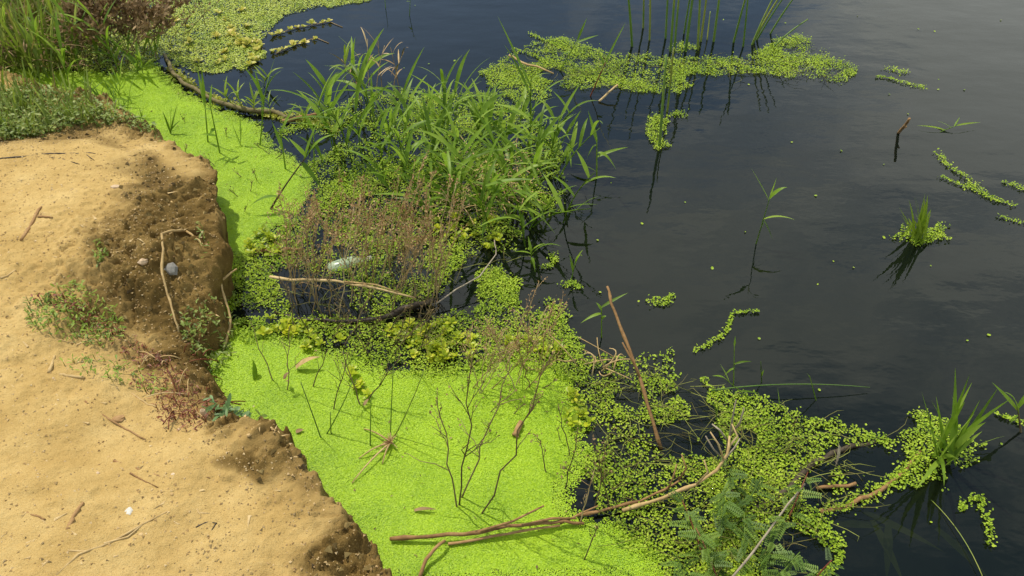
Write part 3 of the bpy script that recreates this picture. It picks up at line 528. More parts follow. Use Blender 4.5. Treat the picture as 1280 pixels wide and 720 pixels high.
shoot('flat starfish shaped shoot on the open water far out', (1175, 165), (1195, 157), [(1, 1226, 153, .03, .05), (.9, 1200, 146, .03, .02), (.7, 1170, 150, .06, .05), (.3, 1146, 157, .03, .1)], w=.009, r=.002, dy=.02)
tb = thing('grass_tuft', 'spiky green grass tuft rooted in floating fern on dark water', 'grass', P(1180, 575))
for lx, ly, ld, ar, w in [(1152, 490, .03, .0, .014), (1194, 460, .06, 0, .016), (1212, 468, .05, .02, .018), (1215, 478, .04, .05, .014), (1248, 484, .05, .05, .016), (1264, 498, .0, .1, .018), (1232, 528, -.05, .15, .016), (1256, 545, -.06, .15, .012), (1145, 612, -.10, .1, .014), (1180, 608, -.12, .2, .014), (1200, 580, -.08, .2, .014), (1170, 495, .05, .02, .010), (1225, 500, .03, .05, .014), (1160, 540, .0, .2, .010)] + [(1184 + 46 * math.sin(a), 560 - 66 * math.cos(a), .03 * (k % 3) - .05, .05 + .06 * (k % 4), .012) for k, a in enumerate((-.9, -.45, .12, .5, .85, 1.25))]:
    p1 = V(lx, ly, tb.location.y + ld * 1.6 + rng.uniform(-.03, .03)); p1.z = max(p1.z, .008); leaf_obj(tb, tb.location + Vector((rng.uniform(-.03, .03), rng.uniform(-.02, .02), 0)), p1, w * .95, ar + rng.uniform(0, .12), rng.uniform(-.9, .9))
shoot('grass shoot with dark arched stem in water past the spiky tuft', (1276, 540), (1272, 510), [(.9, 1240, 478, .04, .05, .013), (.8, 1256, 490, .0, .3, .015), (1, 1292, 482, .02, .1, .013), (.7, 1262, 530, .0, .3)], w=.012, smat=M_dark)
tb = thing('grass_tuft', 'small bright feathery grass tuft alone on open water', 'grass', P(1146, 298))
for k in range(30):
    t = k / 29; x = 1146 + (rng.random() - .5) * 22; a = rng.gauss(.12, .55); h = rng.uniform(18, 58) * math.cos(a)
    p0 = tb.location + Vector((rng.gauss(0, .012), rng.gauss(0, .015), 0)); p1 = V(1146 + math.sin(a) * h * .9, 298 - h, p0.y + rng.uniform(-.03, .04)); leaf_obj(tb, p0, p1, .012, rng.uniform(0, .3), rng.uniform(-.5, .5), M_herb)
shoot('single small leaf blade poking out of dark fern water', (974, 512), (974, 508), [(.5, 972, 484, .01, .02, .014)], r=.0015)
shoot('long pale grass stalk lying out over the dark water', (905, 482), (960, 470), [], r=.0016) if False else None
for (x0, y0, x1, y1, lab, d) in [(888, 492, 1086, 488, 'long thin green stalk stretched flat over dark water', .0), (560, 395, 745, 318, 'x', 0)]:
    if lab == 'x': continue
    a = P(x0, y0); b = P(x1, y1); a.z = .012; b.z = .012; m = a.lerp(b, .45); m.z = .05; mb = MB(); mb.tube(curve(a, m, b, 10), [.0022 - .00012 * i for i in range(11)], 5)
    tag(mb.build('grass_stalk', M_rush, origin=a), lab, 'grass')
for base, tip, lvs, lab in [((1020, 500), (1012, 470), [(.9, 1008, 466, 0, .1)], 'tiny upright sprout with a fern dab at its tip'), ((938, 500), (905, 472), [(.4, 950, 492, 0, .1), (.8, 900, 455, .02, .1), (1, 890, 470, 0, .2)], 'leaning green sprout rooted in the fern mat edge'),
                            ((917, 480), (918, 430), [(.95, 919, 420, .01, 0), (.5, 940, 452, .0, .2), (.4, 905, 470, 0, .3)], 'upright stalk with dry seed spike at the fern edge'), ((952, 478), (951, 452), [(.3, 955, 462, 0, 0)], 'short single sprout on the water near the fern edge'),
                            ((900, 545), (893, 505), [(.6, 898, 480, 0, 0), (.9, 885, 500, .0, .1)], 'green sprout beside the bare pale twigs')]:
    shoot(lab, base, tip, lvs, r=.0018, w=.007)

# small sprouts along the fallen log and dry curled grass behind the clump
for i, (x, y, h, lab) in enumerate([(304, 138, .09, 'low feathery green sprout on the fallen log bend'), (318, 142, .07, 'second low sprout crowding the fallen log end'), (290, 132, .06, 'tiny green sprout on the middle of the fallen log'), (340, 150, .10, 'leafy sprout where the fallen log meets the fern'), (330, 108, .05, 'star shaped floating sprout in the dark pool by the log'), (432, 100, .12, 'lone sprout in blue water behind the clump'), (382, 160, .08, 'green sprout beside the orange stick end')]):
    wild_shoot(lab, None, P(x, y), h, (rng.gauss(0, .02), 0), 7, .085, .010, mat=M_herb, r=.002)
for i, (x, y) in enumerate([(462, 120), (478, 115), (492, 112), (470, 128), (500, 120), (452, 130)]):
    wild_shoot('withered tan grass shoot curling behind the big clump', 'withered shoots behind the big clump', P(x, y), rng.uniform(.16, .26), (rng.gauss(.02, .04), 0), 4, .10, .007, mat=M_dry, r=.0022, spread=1.1)

# tall rushes
for i, (bx, by, tx, ty, r) in enumerate([(790, 58, 778, -60, 4), (804, 35, 804, -90, 3.2), (812, 50, 811, -90, 3.2), (832, 48, 838, -95, 3.5), (838, 64, 848, -85, 4), (843, 60, 855, -80, 3.5), (855, 42, 874, -70, 3), (857, 64, 876, -75, 4.5), (872, 62, 877, -100, 4), (876, 52, 890, -60, 3.5),
                                         (884, 50, 888, 14, 2.5), (892, 52, 908, -70, 4), (917, 53, 946, -50, 3.5), (929, 58, 939, -60, 3), (940, 56, 990, -45, 3.5), (942, 52, 1003, -45, 3.5), (946, 50, 1012, -45, 3), (963, 42, 1010, -25, 3), (966, 60, 1010, 24, 3), (824, 185, 833, 68, 4), (834, 140, 842, 60, 3)]):
    b = P(bx, by); t = V(tx, ty, b.y + rng.uniform(-.05, .08)); c = b.lerp(t, .55) + Vector((-(t.x - b.x) * .15, 0, 0)); mb = MB(); pts = [b - Vector((0, 0, .04))] + curve(b, c, t, 7)
    mb.tube(pts, [r * .0016 * (1 - .055 * k) for k in range(9)], 6)
    lab = 'tall slim green rush rising from the fern raft'
    grp = 'tall rushes in the fern raft'
    if i in (10,): lab, grp = 'short broken rush among the tall ones', None
    if i in (18,): lab, grp = 'rush bent low and sideways past the leaning rushes', None
    if i in (19,): lab, grp = 'rush standing in front of the raft at the small round patch', None
    if i in (12, 13, 14, 15, 16, 17): lab, grp = 'slim rush leaning outwards over open water', 'leaning rushes'
    tag(mb.build('rush', M_rush, origin=b), lab, 'rush', grp)
for base, tip, lvs, lab in [((482, 10), (480, -15), [(.8, 478, -20, 0, 0)], 'short dark sprout alone far out on blue water'), ((512, 20), (513, -6), [(.7, 508, 2, .02, .1), (.9, 518, -10, 0, .1)], 'small green sprout with one blade far out on blue water'), ((1124, 180), (1135, 146), [], 'x')]:
    if lab == 'x': continue
    shoot(lab, base, tip, lvs, r=.002, w=.010)

# ------------------------------------------------------------------ dry weeds and twigs
def crook(p0, p1, n, amp):
    out = []
    for i in range(n + 1):
        t = i / n; a = amp * math.sin(math.pi * t) ** .6 if 0 < t < 1 else 0
        out.append(p0.lerp(p1, t) + Vector((rng.gauss(0, a), rng.gauss(0, a), rng.gauss(0, a * .5))))
    return out
def dry_weed(label, b, t, nb, bl, seeds, group=None, mat=None, smat=None, r=.0017, name='dry_weed', seedsz=.007, dead=0, sink=.02, spread=.55):
    root = thing(name, label, 'dry weed', b, group); L = (t - b).length; pts = crook(b, t, 7, L * .012)
    mb = MB(); mb.tube([b - Vector((0, 0, sink))] + pts, [r * (1 - .07 * i) for i in range(9)], 5); sd = MB()
    def put(p, d, n):
        for _ in range(n):
            e = (d + Vector((rng.gauss(0, .6), rng.gauss(0, .6), rng.gauss(.1, .6)))); sd.diamond(p + Vector((rng.gauss(0, .004),) * 3), e, seedsz * rng.uniform(.7, 1.5), seedsz * rng.uniform(.22, .4))
    ax = (t - b).normalized()
    for k in range(nb):
        tt = rng.uniform(.3, .97); i = min(6, int(tt * 7)); p = pts[i].lerp(pts[i + 1], tt * 7 - i)
        d = (ax + Vector((rng.gauss(0, spread), rng.gauss(0, spread), rng.gauss(.15, .3)))).normalized(); l = bl * (1.15 - tt * .8) * rng.uniform(.6, 1.2)
        q = crook(p, p + d * l, 3, l * .05); mb.tube(q, [r * .5, r * .42, r * .34, r * .25], 4)
        if l > .05 and rng.random() < .6:
            d2 = (d + Vector((rng.gauss(0, .6), rng.gauss(0, .6), rng.gauss(.2, .3)))).normalized(); mb.tube([q[1], q[1] + d2 * l * .5], [r * .35, r * .2], 4); put(q[1] + d2 * l * .5, d2, max(1, seeds // 3) if seeds else 0)
        for s in range(seeds): put(q[rng.randint(1, 3)].lerp(q[3], rng.random()), d, 1)
    if seeds:
        for s in range(seeds * 3): put(pts[5].lerp(pts[7], rng.random()), ax, 1)
    mb.build('stem', mat or M_dry, root, b)
    if sd.v: sd.build('seed_head', smat or M_seed, root, b, False)['kind'] = 'stuff'
    if dead:
        for k in range(dead):
            dm = MB(); a = rng.random() * 6.28; dm.oval(pts[rng.randint(0, 2)].copy(), Vector((math.cos(a), math.sin(a), rng.uniform(-.5, .3))), Vector((0, 0, 1)), .019, .011, .7)
            dm.build('dead_leaf', M_dead, root, b)
    return root
for i, b in enumerate(in_poly([(340, 330), (400, 320), (480, 318), (548, 345), (560, 388), (500, 405), (420, 405), (360, 398)], 64, 0, 33)):
    h = rng.uniform(.22, .40); t = b + Vector((rng.gauss(.055, .05), rng.gauss(.0, .05), h))
    where = 'behind the pale bottle' if b.y > P(432, 326).y else ('between the pale bottle and the wet log' if b.y > P(432, 372).y else 'close along the wet log')
    how = 'leaning outwards' if t.x - b.x > .075 else ('tall and upright' if h > .28 else 'short and upright')
    dry_weed('brown seedy dry weed %s %s' % (how, where), b, t, rng.randint(5, 8), .10, 6, 'dry weeds %s %s' % (how, where))
for i, b in enumerate(in_poly([(350, 400), (420, 398), (520, 400), (560, 420), (500, 450), (440, 440), (370, 430)], 16, 0, 35)):
    h = rng.uniform(.12, .26); t = b + Vector((rng.gauss(.03, .06), rng.gauss(0, .04), h))
    dry_weed('dark leafless weed twig among yellow green water plants', b, t, 7, .09, 1, 'dark twigs among the water plants', M_dark, M_dead)
for i, b in enumerate(in_poly([(570, 470), (640, 455), (690, 440), (670, 490), (600, 500)], 17, 0, 37)):
    t = b + Vector((rng.gauss(.03, .05), rng.gauss(0, .04), rng.uniform(.14, .26)))
    dry_weed('thin greyish dry weed behind the forked bare twigs', b, t, 9, .10, 4, 'grey dry weeds behind the forked twigs', M_dry, M_seed, r=.0017, seedsz=.006)
def T(lab, bx, by, tx, ty, nb=5, bl=.09, seeds=1, dead=0, mat=None, dy=0.02, r=.0019, smat=None):
    b = P(bx, by); return dry_weed(lab, b, V(tx, ty, b.y + dy), nb, bl, seeds, None, mat or M_dark, smat or M_dead, r, 'bare_twig', .007, dead)
T('thin bent twig in duckweed beside the upright green leaf', 341, 476, 313, 402, 1, .05, 0)
T('dark twig with crumpled brown leaf at its foot', 359, 488, 362, 408, 5, .07, 0, 3)
T('short twig pair leaning over duckweed', 391, 484, 410, 436, 3, .06, 0)
T('stout forked twig leaning away from the bank', 450, 506, 428, 440, 4, .10, 1, 1, r=.0024)
T('stout curved twig bending out of the fork', 453, 506, 500, 448, 5, .11, 1, 1, r=.0024)
T('twig with hanging rusty dead leaf', 417, 512, 436, 440, 5, .08, 0, 2)
T('tallest bare twig of the three sharing one foot', 571, 634, 545, 500, 6, .12, 2, r=.0024)
T('middle bare twig of the three sharing one foot', 574, 632, 592, 440, 9, .13, 2, r=.0024)
T('outer bare twig of the three sharing one foot', 577, 622, 640, 455, 9, .12, 2, r=.0024)
T('long bare twig slanting towards the brown stick', 602, 642, 692, 440, 7, .10, 2, r=.0024)
T('wiry dark twig with small leaves at the carpet edge', 706, 612, 722, 535, 6, .06, 2)
T('wiry leafless twig near the short brown log', 712, 570, 698, 505, 4, .05, 1)
T('low dark sprig beside the curled twig', 682, 590, 676, 550, 5, .05, 2)
T('thin slanted twig on duckweed by the pinnate herbs', 730, 700, 748, 655, 4, .05, 1)
T('tangled dark twig in speckled fern', 742, 640, 760, 545, 9, .08, 3)
T('second tangled dark twig in speckled fern', 762, 635, 745, 560, 8, .08, 3)
T('reddish twig beside speckled fern', 725, 655, 742, 590, 6, .07, 2, mat=M_dry)
for i, b in enumerate(in_poly([(560, 470), (700, 470), (730, 600), (640, 600)], 8, 0, 41)):
    dry_weed('tiny dark sprig poking through the duckweed carpet', b, b + Vector((rng.gauss(0, .02), 0, rng.uniform(.02, .05))), 4, .03, 1, 'tiny sprigs in the carpet', M_dark, M_crumb, .0016)
for i, b in enumerate(in_poly([(190, 190), (230, 150), (300, 165), (370, 215), (340, 300), (290, 270)], 12, 0, 42)):
    dry_weed('tiny dark sprig on duckweed between log and bank', b, b + Vector((rng.gauss(0, .03), 0, rng.uniform(.02, .05))), 4, .035, 1, 'tiny sprigs between log and bank', M_dark, M_crumb, .0016)
# thin green rush stems rising from the duckweed
for (bx, by, tx, ty, c, lab) in [(401, 547, 376, 478, -.0, 'thin green stalk bending bankward over duckweed'), (408, 543, 440, 478, .02, 'curved thin green stalk beside the bankward one'), (414, 543, 413, 515, 0, 'shortest thin green stalk in the duckweed'),
                                 (463, 558, 464, 498, 0, 'straight upright green stalk in the duckweed'), (488, 547, 492, 455, 0, 'upright stalk growing from the dry root ball'), (493, 546, 530, 462, .02, 'slanted stalk growing from the dry root ball')]:
    b = P(bx, by); t = V(tx, ty, b.y + .02); m = b.lerp(t, .5) + Vector((c * .6, 0, .01)); mb = MB(); mb.tube([b - Vector((0, 0, .02))] + curve(b, m, t, 6), [.0019 - .00012 * k for k in range(8)], 5)
    tag(mb.build('green_stalk', M_rush, origin=b), lab, 'stalk')

# ------------------------------------------------------------------ sticks, logs, small things
def stick(name, label, cat, pts, r0, r1, mat, forks=(), sides=7, onbank=False, rough=.25, sub=3, lift=0.0, nodes=0):
    """pts: survey pixels (+ height above water or bank)"""
    ws = []
    for q in pts:
        z = q[2] if len(q) > 2 else 0.0
        if onbank: g = PB(q[0], q[1]); g.z += z + r0 * .6
        else: g = P(q[0], q[1], z)
        ws.append(g)
    path = []
    for a, b in zip(ws, ws[1:]):
        for k in range(sub): path.append(a.lerp(b, k / sub) + Vector((rng.gauss(0, r0 * .25),) * 3))
    path.append(ws[-1]); n = len(path); rad = [r0 + (r1 - r0) * i / (n - 1) for i in range(n)]
    if nodes:
        for k in range(1, n - 1, nodes): rad[k] *= 1.35
    mb = MB(); mb.tube(path, rad, sides, rough)
    o = mb.build(name, mat, origin=ws[0]); tag(o, label, cat)
    for fp in forks:
        fw = [PB(a[0], a[1], (a[2] if len(a) > 2 else 0) + r1) if onbank else P(a[0], a[1], a[2] if len(a) > 2 else 0) for a in fp]; m2 = MB(); m2.tube(fw, [r1 * 1.1, r1 * .9, r1 * .6][:len(fw)] if len(fw) <= 3 else [r1] * len(fw), 5, rough); c = m2.build('side_shoot', mat, o, ws[0])
    return o
stick('branch', 'orange brown forked branch lying on the duckweed', 'branch', [(487, 674, .012), (540, 671, .02), (600, 664, .025), (650, 656, .028), (690, 653, .02), (730, 654, .012)], .0048, .0036, M_bark, [[(600, 664, .03), (640, 652, .045), (680, 632, .07)], [(652, 657, .03), (690, 648, .03), (720, 648, .02)]], nodes=5)
stick('branch', 'short curved stick hooked under the forked branch', 'branch', [(524, 722, .008), (532, 700, .02), (545, 684, .03), (556, 676, .022)], .0046, .0036, M_bark)
stick('branch', 'thin peeled stick under the forked branch', 'branch', [(560, 680, .01), (600, 673, .012), (650, 664, .014), (700, 657, .012)], .0036, .003, M_bark)
stick('reed_stalk', 'straw coloured broken reed resting on the dry weeds', 'reed stalk', [(337, 346, .10), (380, 350, .10), (420, 351, .11), (455, 358, .11), (518, 372, .09)], .0042, .003, M_straw, [[(430, 352, .115), (470, 356, .115), (500, 366, .10)]], nodes=4)
stick('branch', 'leaning reddish brown stick standing in fern at open water', 'branch', [(826, 562, .0), (815, 520, .06), (800, 472, .12), (780, 420, .18), (764, 378, .23), (759, 358, .25)], .0046, .0034, M_bark, [[(800, 472, .12), (790, 450, .16), (778, 428, .2)]], nodes=4)
stick('branch', 'pale grey thin twig slanting across dark water', 'branch', [(545, 380, .02), (570, 362, .04), (600, 345, .05), (620, 318, .06), (618, 300, .07)], .0026, .0018, M_grey)
stick('branch', 'long golden branch curving through the fern mat', 'branch', [(778, 638, .01), (830, 622, .03), (870, 606, .05), (896, 588, .07), (910, 566, .1), (912, 545, .12)], .0042, .0028, M_straw, [[(870, 606, .05), (885, 590, .09), (880, 575, .12)], [(905, 575, .09), (898, 555, .13), (888, 540, .16)], [(910, 560, .1), (922, 545, .12), (915, 530, .15)]], nodes=4)
stick('branch', 'brown branch lying beside the golden branch', 'branch', [(720, 646, .008), (760, 636, .015), (800, 626, .02), (830, 612, .03), (850, 600, .04)], .0038, .0024, M_bark, [[(835, 612, .03), (842, 595, .07), (846, 580, .1)], [(848, 600, .04), (858, 585, .08), (852, 568, .11)], [(700, 655, .01), (730, 640, .03), (748, 632, .04)]], nodes=4)
stick('log', 'dark curved sunken log at the edge of the fern mat', 'log', [(940, 640, -.004), (985, 612, .002), (1010, 585, .004), (1040, 566, .004), (1075, 556, .0), (1100, 552, -.004)], .009, .006, M_wet)
stick('branch', 'pale grey branch running down over the pinnate herbs', 'branch', [(915, 722, .06), (940, 692, .07), (960, 665, .07), (985, 630, .06), (1006, 605, .05)], .0028, .0022, M_grey)
stick('branch', 'yellowish half sunken branch coated with fern leaflets', 'branch', [(1024, 640, -.002), (1060, 632, .002), (1100, 614, .003), (1130, 590, .002), (1150, 565, .0)], .0065, .005, M_bark)
sprig('fern leaflets clinging to the yellowish half sunken branch', [(1030, 638), (1060, 630), (1100, 612), (1130, 588), (1150, 566)], .013, 420)
stick('branch', 'short rusty stick lying on the dark water', 'branch', [(1020, 612, .004), (1045, 608, .008), (1070, 604, .010)], .0046, .004, M_bark)
stick('log', 'short brown log floating on the duckweed', 'log', [(644, 544, .008), (647, 536, .012), (652, 527, .012)], .0085, .0075, M_bark)
stick('log', 'reddish stick half sunk behind the pale bottle', 'log', [(322, 315, .002), (345, 313, .008), (378, 312, .008)], .008, .005, M_bark)
stick('log', 'long dark wet log lying under the dry weeds', 'log', [(344, 391, .0), (370, 397, .006), (420, 402, .008), (470, 400, .01), (500, 390, .014), (538, 376, .012)], .0048, .0085, M_wet)
stick('log', 'black rotten stump end beside the wet log', 'log', [(490, 392, .01), (512, 384, .03), (532, 378, .03), (542, 376, .012)], .010, .007, M_wet)
stick('log', 'mossy grey fallen log curving round the duckweed', 'log', [(206, 68, .01), (213, 86, .02), (228, 103, .02), (250, 116, .018), (280, 130, .02), (310, 137, .02), (340, 140, .012), (365, 148, .004)], .008, .010, M_moss)
stick('branch', 'orange stick end poking from the fern by the grey log', 'branch', [(352, 152, .01), (380, 146, .02), (398, 142, .03)], .008, .006, M_bark)
stick('branch', 'pale straight stalk slanting through thin fern', 'branch', [(636, 70, .02), (660, 80, .03), (692, 92, .02)], .0058, .004, M_straw)
stick('branch', 'short tan stick leaning out of water below the raft', 'branch', [(748, 128, .0), (760, 116, .03), (772, 106, .05)], .005, .004, M_straw)
stick('branch', 'broken brown stub sticking out of open water', 'branch', [(1123, 166, .0), (1128, 160, .04), (1134, 153, .08), (1137, 148, .10)], .0058, .005, M_bark, [[(1126, 162, .03), (1133, 158, .05)]])
sprig('mossy yellow growth along the fallen grey log', [(212, 86), (250, 116), (300, 136), (350, 146), (390, 152), (420, 165)], .016, 330, mat=M_rosy, rad=.006)
sprig('fern litter between the grey log and the dark pool', [(350, 168), (370, 160), (400, 150), (410, 140)], .03, 900)
# tangle of curled roots beside the leaning stick
rt = thing('root_tangle', 'tangle of curled tan roots at the fern edge', 'roots', P(745, 462))
for k in range(13):
    a = P(rng.uniform(715, 770), rng.uniform(445, 480), rng.uniform(.005, .05)); b = a + Vector((rng.uniform(-.10, .14), rng.uniform(-.06, .08), rng.uniform(-.02, .06))); b.z = max(b.z, .004); m = a.lerp(b, .5) + Vector((rng.gauss(0, .03), rng.gauss(0, .03), rng.uniform(0, .05)))
    stem_obj(rt, curve(a, m, b, 7), rng.uniform(.0016, .0030), .0012, M_straw, 'root')
# dry root ball on the duckweed
rb = thing('root_ball', 'dry straw root ball with splayed roots on duckweed', 'roots', P(489, 557))
for k in range(22):
    d = Vector((rng.gauss(0, 1), rng.gauss(0, 1), rng.gauss(.4, .6))).normalized() * rng.uniform(.015, .03); p = rb.location + Vector((0, 0, .012)); stem_obj(rb, curve(p, p + d * .6 + Vector((0, 0, .008)), p + Vector((d.x, d.y, max(d.z, -.006))), 4), .0016, .0008, M_bark if k % 2 else M_straw, 'root', 4)
for lx, ly in [(440, 604), (449, 573), (455, 536), (478, 580)]:
    p = rb.location + Vector((0, 0, .012)); e = P(lx, ly, .005); stem_obj(rb, curve(p, p.lerp(e, .5) + Vector((0, 0, .02)), e, 6), .0026, .0015, M_straw, 'root', 5)
# bare pale twigs above the golden branch
bt = thing('bare_twig', 'pale forked dead twigs standing above the golden branch', 'twig', P(905, 575))
for pts in ([(905, 575), (912, 545), (916, 520), (920, 500)], [(910, 552), (900, 538), (890, 530)], [(912, 545), (925, 528), (930, 510)], [(905, 575), (892, 562), (882, 545)], [(905, 575), (918, 560), (925, 548)]):
    y = bt.location.y; stem_obj(bt, [V(a, b, y + rng.gauss(0, .01)) for a, b in pts], .0032, .0018, M_grey, 'twig', 5)
# folded pale leaf, green leaf, brown leaves
def leaf_thing(name, label, a, b, w, mat, arch=.1, roll=0.0):
    root = MB(); c = a.lerp(b, .45) + Vector((0, 0, arch * (b - a).length)); root.blade(a, c, b, w, 8, .25, roll, .75); return tag(root.build(name, mat, origin=a), label, 'leaf')
b = P(318, 473); leaf_thing('fallen_leaf', 'dark green rounded leaf standing upright in duckweed', b, V(316, 449, b.y + .02), .026, M_blade, .0, 1.4)
b = P(1044, 584); leaf_thing('fallen_leaf', 'pale folded dead leaf hanging over the sunken log', V(1049, 556, b.y), b, .018, M_grey, .05)
b = P(388, 451); leaf_thing('fallen_leaf', 'long pale straw leaf arched over duckweed', P(370, 460, .01), P(400, 446, .04), .02, M_straw, .25)
leaf_thing('fallen_leaf', 'small brown leaf flat on duckweed near the bank clod', P(370, 540, .006), P(380, 537, .008), .014, M_dead, .1)
leaf_thing('fallen_leaf', 'small rusty leaf on the duckweed by the clod', P(362, 586, .006), P(372, 582, .012), .012, M_dead, .3)
leaf_thing('fallen_leaf', 'thin brown leaf strip floating in front of the twigs', P(518, 638, .006), P(546, 637, .01), .010, M_dead, .2)
for i, (x0, y0, x1, y1) in enumerate([(1080, 640, 1180, 690), (1090, 650, 1130, 730), (1110, 655, 1108, 725), (1040, 655, 1120, 660), (1170, 660, 1240, 728), (520, 700, 520, 700)][:5]):
    a = P(x0, y0, -.012); b = P(x1, y1, -.03); mb = MB(); mb.blade(a, a.lerp(b, .5) + Vector((0, 0, .01)), b, .022, 6, .1)
    tag(mb.build('sunken_blade', M_sub, origin=a), 'yellowish blade sunken below the dark water by the half sunken branch', 'leaf', 'sunken yellow blades')
a = P(1164, 625, .0); b = P(1230, 725, .01); mb = MB(); mb.tube(curve(a, a.lerp(b, .5) + Vector((.02, .01, 0.012)), b, 8), .0011, 5); tag(mb.build('grass_stalk', M_rush, origin=a), 'thin dark stalk trailing away from the spiky tuft on dark water', 'stalk')

# pale bottle lying half sunk
bo = thing('bottle', 'pale green translucent bottle half sunk among dry weeds', 'bottle', P(432, 330))
prof = [(0, .0), (0.002, .024), (.012, .030), (.05, .031), (.085, .030), (.10, .024), (.118, .013), (.135, .012)]
me = MB(); axv = Vector((.86, .35, .06)).normalized(); st = bo.location - axv * .06 + Vector((0, 0, -.012))
me.tube([st + axv * t for t, r in prof], [max(r, .001) for t, r in prof], 16); me.build('bottle_body', M_plastic, bo, bo.location)
cp = MB(); cp.tube([st + axv * t for t in (.128, .131, .146, .148)], [.012, .0145, .0145, .012], 12); cp.build('cap', M_shell, bo, bo.location)

# ------------------------------------------------------------------ water plants with small oval leaves
def oval_mesh(name, l, w, cup, mat): mb = MB(); mb.oval(Vector((0, 0, 0)), Vector((0, 1, 0)), Vector((0, 0, 1)), l, w, cup); return mb.mesh(name, mat)
OV = [oval_mesh('leaf', 1, w, c, M_ros) for w, c in ((.62, .1), (.7, .25), (.55, .35))]; OVY = [oval_mesh('leaf', 1, w, c, M_rosy) for w, c in ((.7, .1), (.8, .25))]
def rosette(b, n, size, label, group, lib, up=0.7, name='water_plant'):
    root = thing(name, label, 'water plant', b, group); h = size * up
    mb = MB(); mb.tube([b - Vector((0, 0, .012)), b + Vector((0, 0, h))], [.0018, .0014], 5); mb.build('stem', M_ros, root, b)
    for k in range(n):
        o = link('leaf', rng.choice(lib), root, (0, 0, h * (.4 + .6 * k / n))); o.rotation_euler = (R(rng.uniform(5, 50) + 25 * k / n), rng.gauss(0, .2), k * 2.4 + rng.gauss(0, .3)); s = size * rng.uniform(.7, 1.15) * (1 - .3 * k / n); o.scale = (s, s, s)
for n, sd, lab, grp, pts in [(16, 51, 'yellow green leafy water plant at the mat edge by the earth lump', 'water plants by the earth lump', [(308, 310), (325, 285), (345, 300), (350, 320), (322, 330)]),
    (46, 52, 'yellow green leafy water plant in front of the wet log', 'water plants in front of the wet log', [(480, 410), (560, 405), (600, 420), (590, 450), (540, 462), (500, 440)]),
    (18, 53, 'yellow green leafy water plant behind the grey dry weeds', 'water plants behind grey weeds', [(630, 425), (690, 425), (715, 450), (690, 470), (640, 450)]),
    (30, 54, 'yellow green leafy water plant at the foot of the grass clump', 'water plants at the clump foot', [(540, 275), (600, 268), (645, 290), (635, 318), (580, 312), (550, 300)]),
    (18, 55, 'yellow green leafy water plant under the dark twigs', 'water plants under the dark twigs', [(330, 400), (400, 405), (430, 430), (380, 440), (330, 425)]),
    (6, 56, 'yellow green leafy water plant low on the duckweed under stout twig', 'water plants low on the duckweed', [(430, 450), (460, 455), (465, 500), (440, 490)]),
    (8, 57, 'yellow green leafy water plant at the carpet edge by speckled fern', 'water plants by speckled fern', [(700, 480), (740, 500), (742, 560), (712, 540)])]:
    for b in in_poly(pts, n, 0.002, sd): rosette(b, rng.randint(6, 9), rng.uniform(.016, .026), lab, grp, OV)
for n, sd, lab, grp, pts in [(22, 61, 'yellow rosette at the rim of the weathered duckweed', 'yellow rosettes at the duckweed rim', [(280, 40), (330, 55), (335, 75), (300, 92), (250, 85), (290, 60)]), (16, 62, 'yellowed small rosette scattered in weathered duckweed', 'yellow rosettes in the duckweed', [(200, 20), (300, 10), (330, 40), (250, 80), (205, 60)])]:
    for b in in_poly(pts, n, 0.002, sd): rosette(b, rng.randint(6, 8), rng.uniform(.024, .036), lab, grp, OVY, .25)
for (pts, n, lab) in [([(340, 45), (370, 36), (412, 28)], 9, 'yellow rosette on the long floating runner'), ([(345, 68), (365, 58), (395, 48)], 8, 'yellow rosette on the short floating runner')]:
    ws = [P(*p) for p in pts]
    for k in range(n):
        t = k / (n - 1) * (len(ws) - 1); i = min(int(t), len(ws) - 2); b = ws[i].lerp(ws[i + 1], t - i) + Vector((rng.gauss(0, .01), rng.gauss(0, .01), .002)); rosette(b, 6, rng.uniform(.02, .032), lab, lab + 's', OVY, .2)
    mb = MB(); a = ws[0] + Vector((0, 0, .004)); mb.tube([p + Vector((0, 0, .004)) for p in ws] + [P(pts[-1][0] + 16, pts[-1][1] + 6, .002)], .002, 5); tag(mb.build('runner', M_dry, origin=a), 'brown runner stem linking the yellow rosettes on ' + ('the long row' if n == 9 else 'the short row'), 'runner')

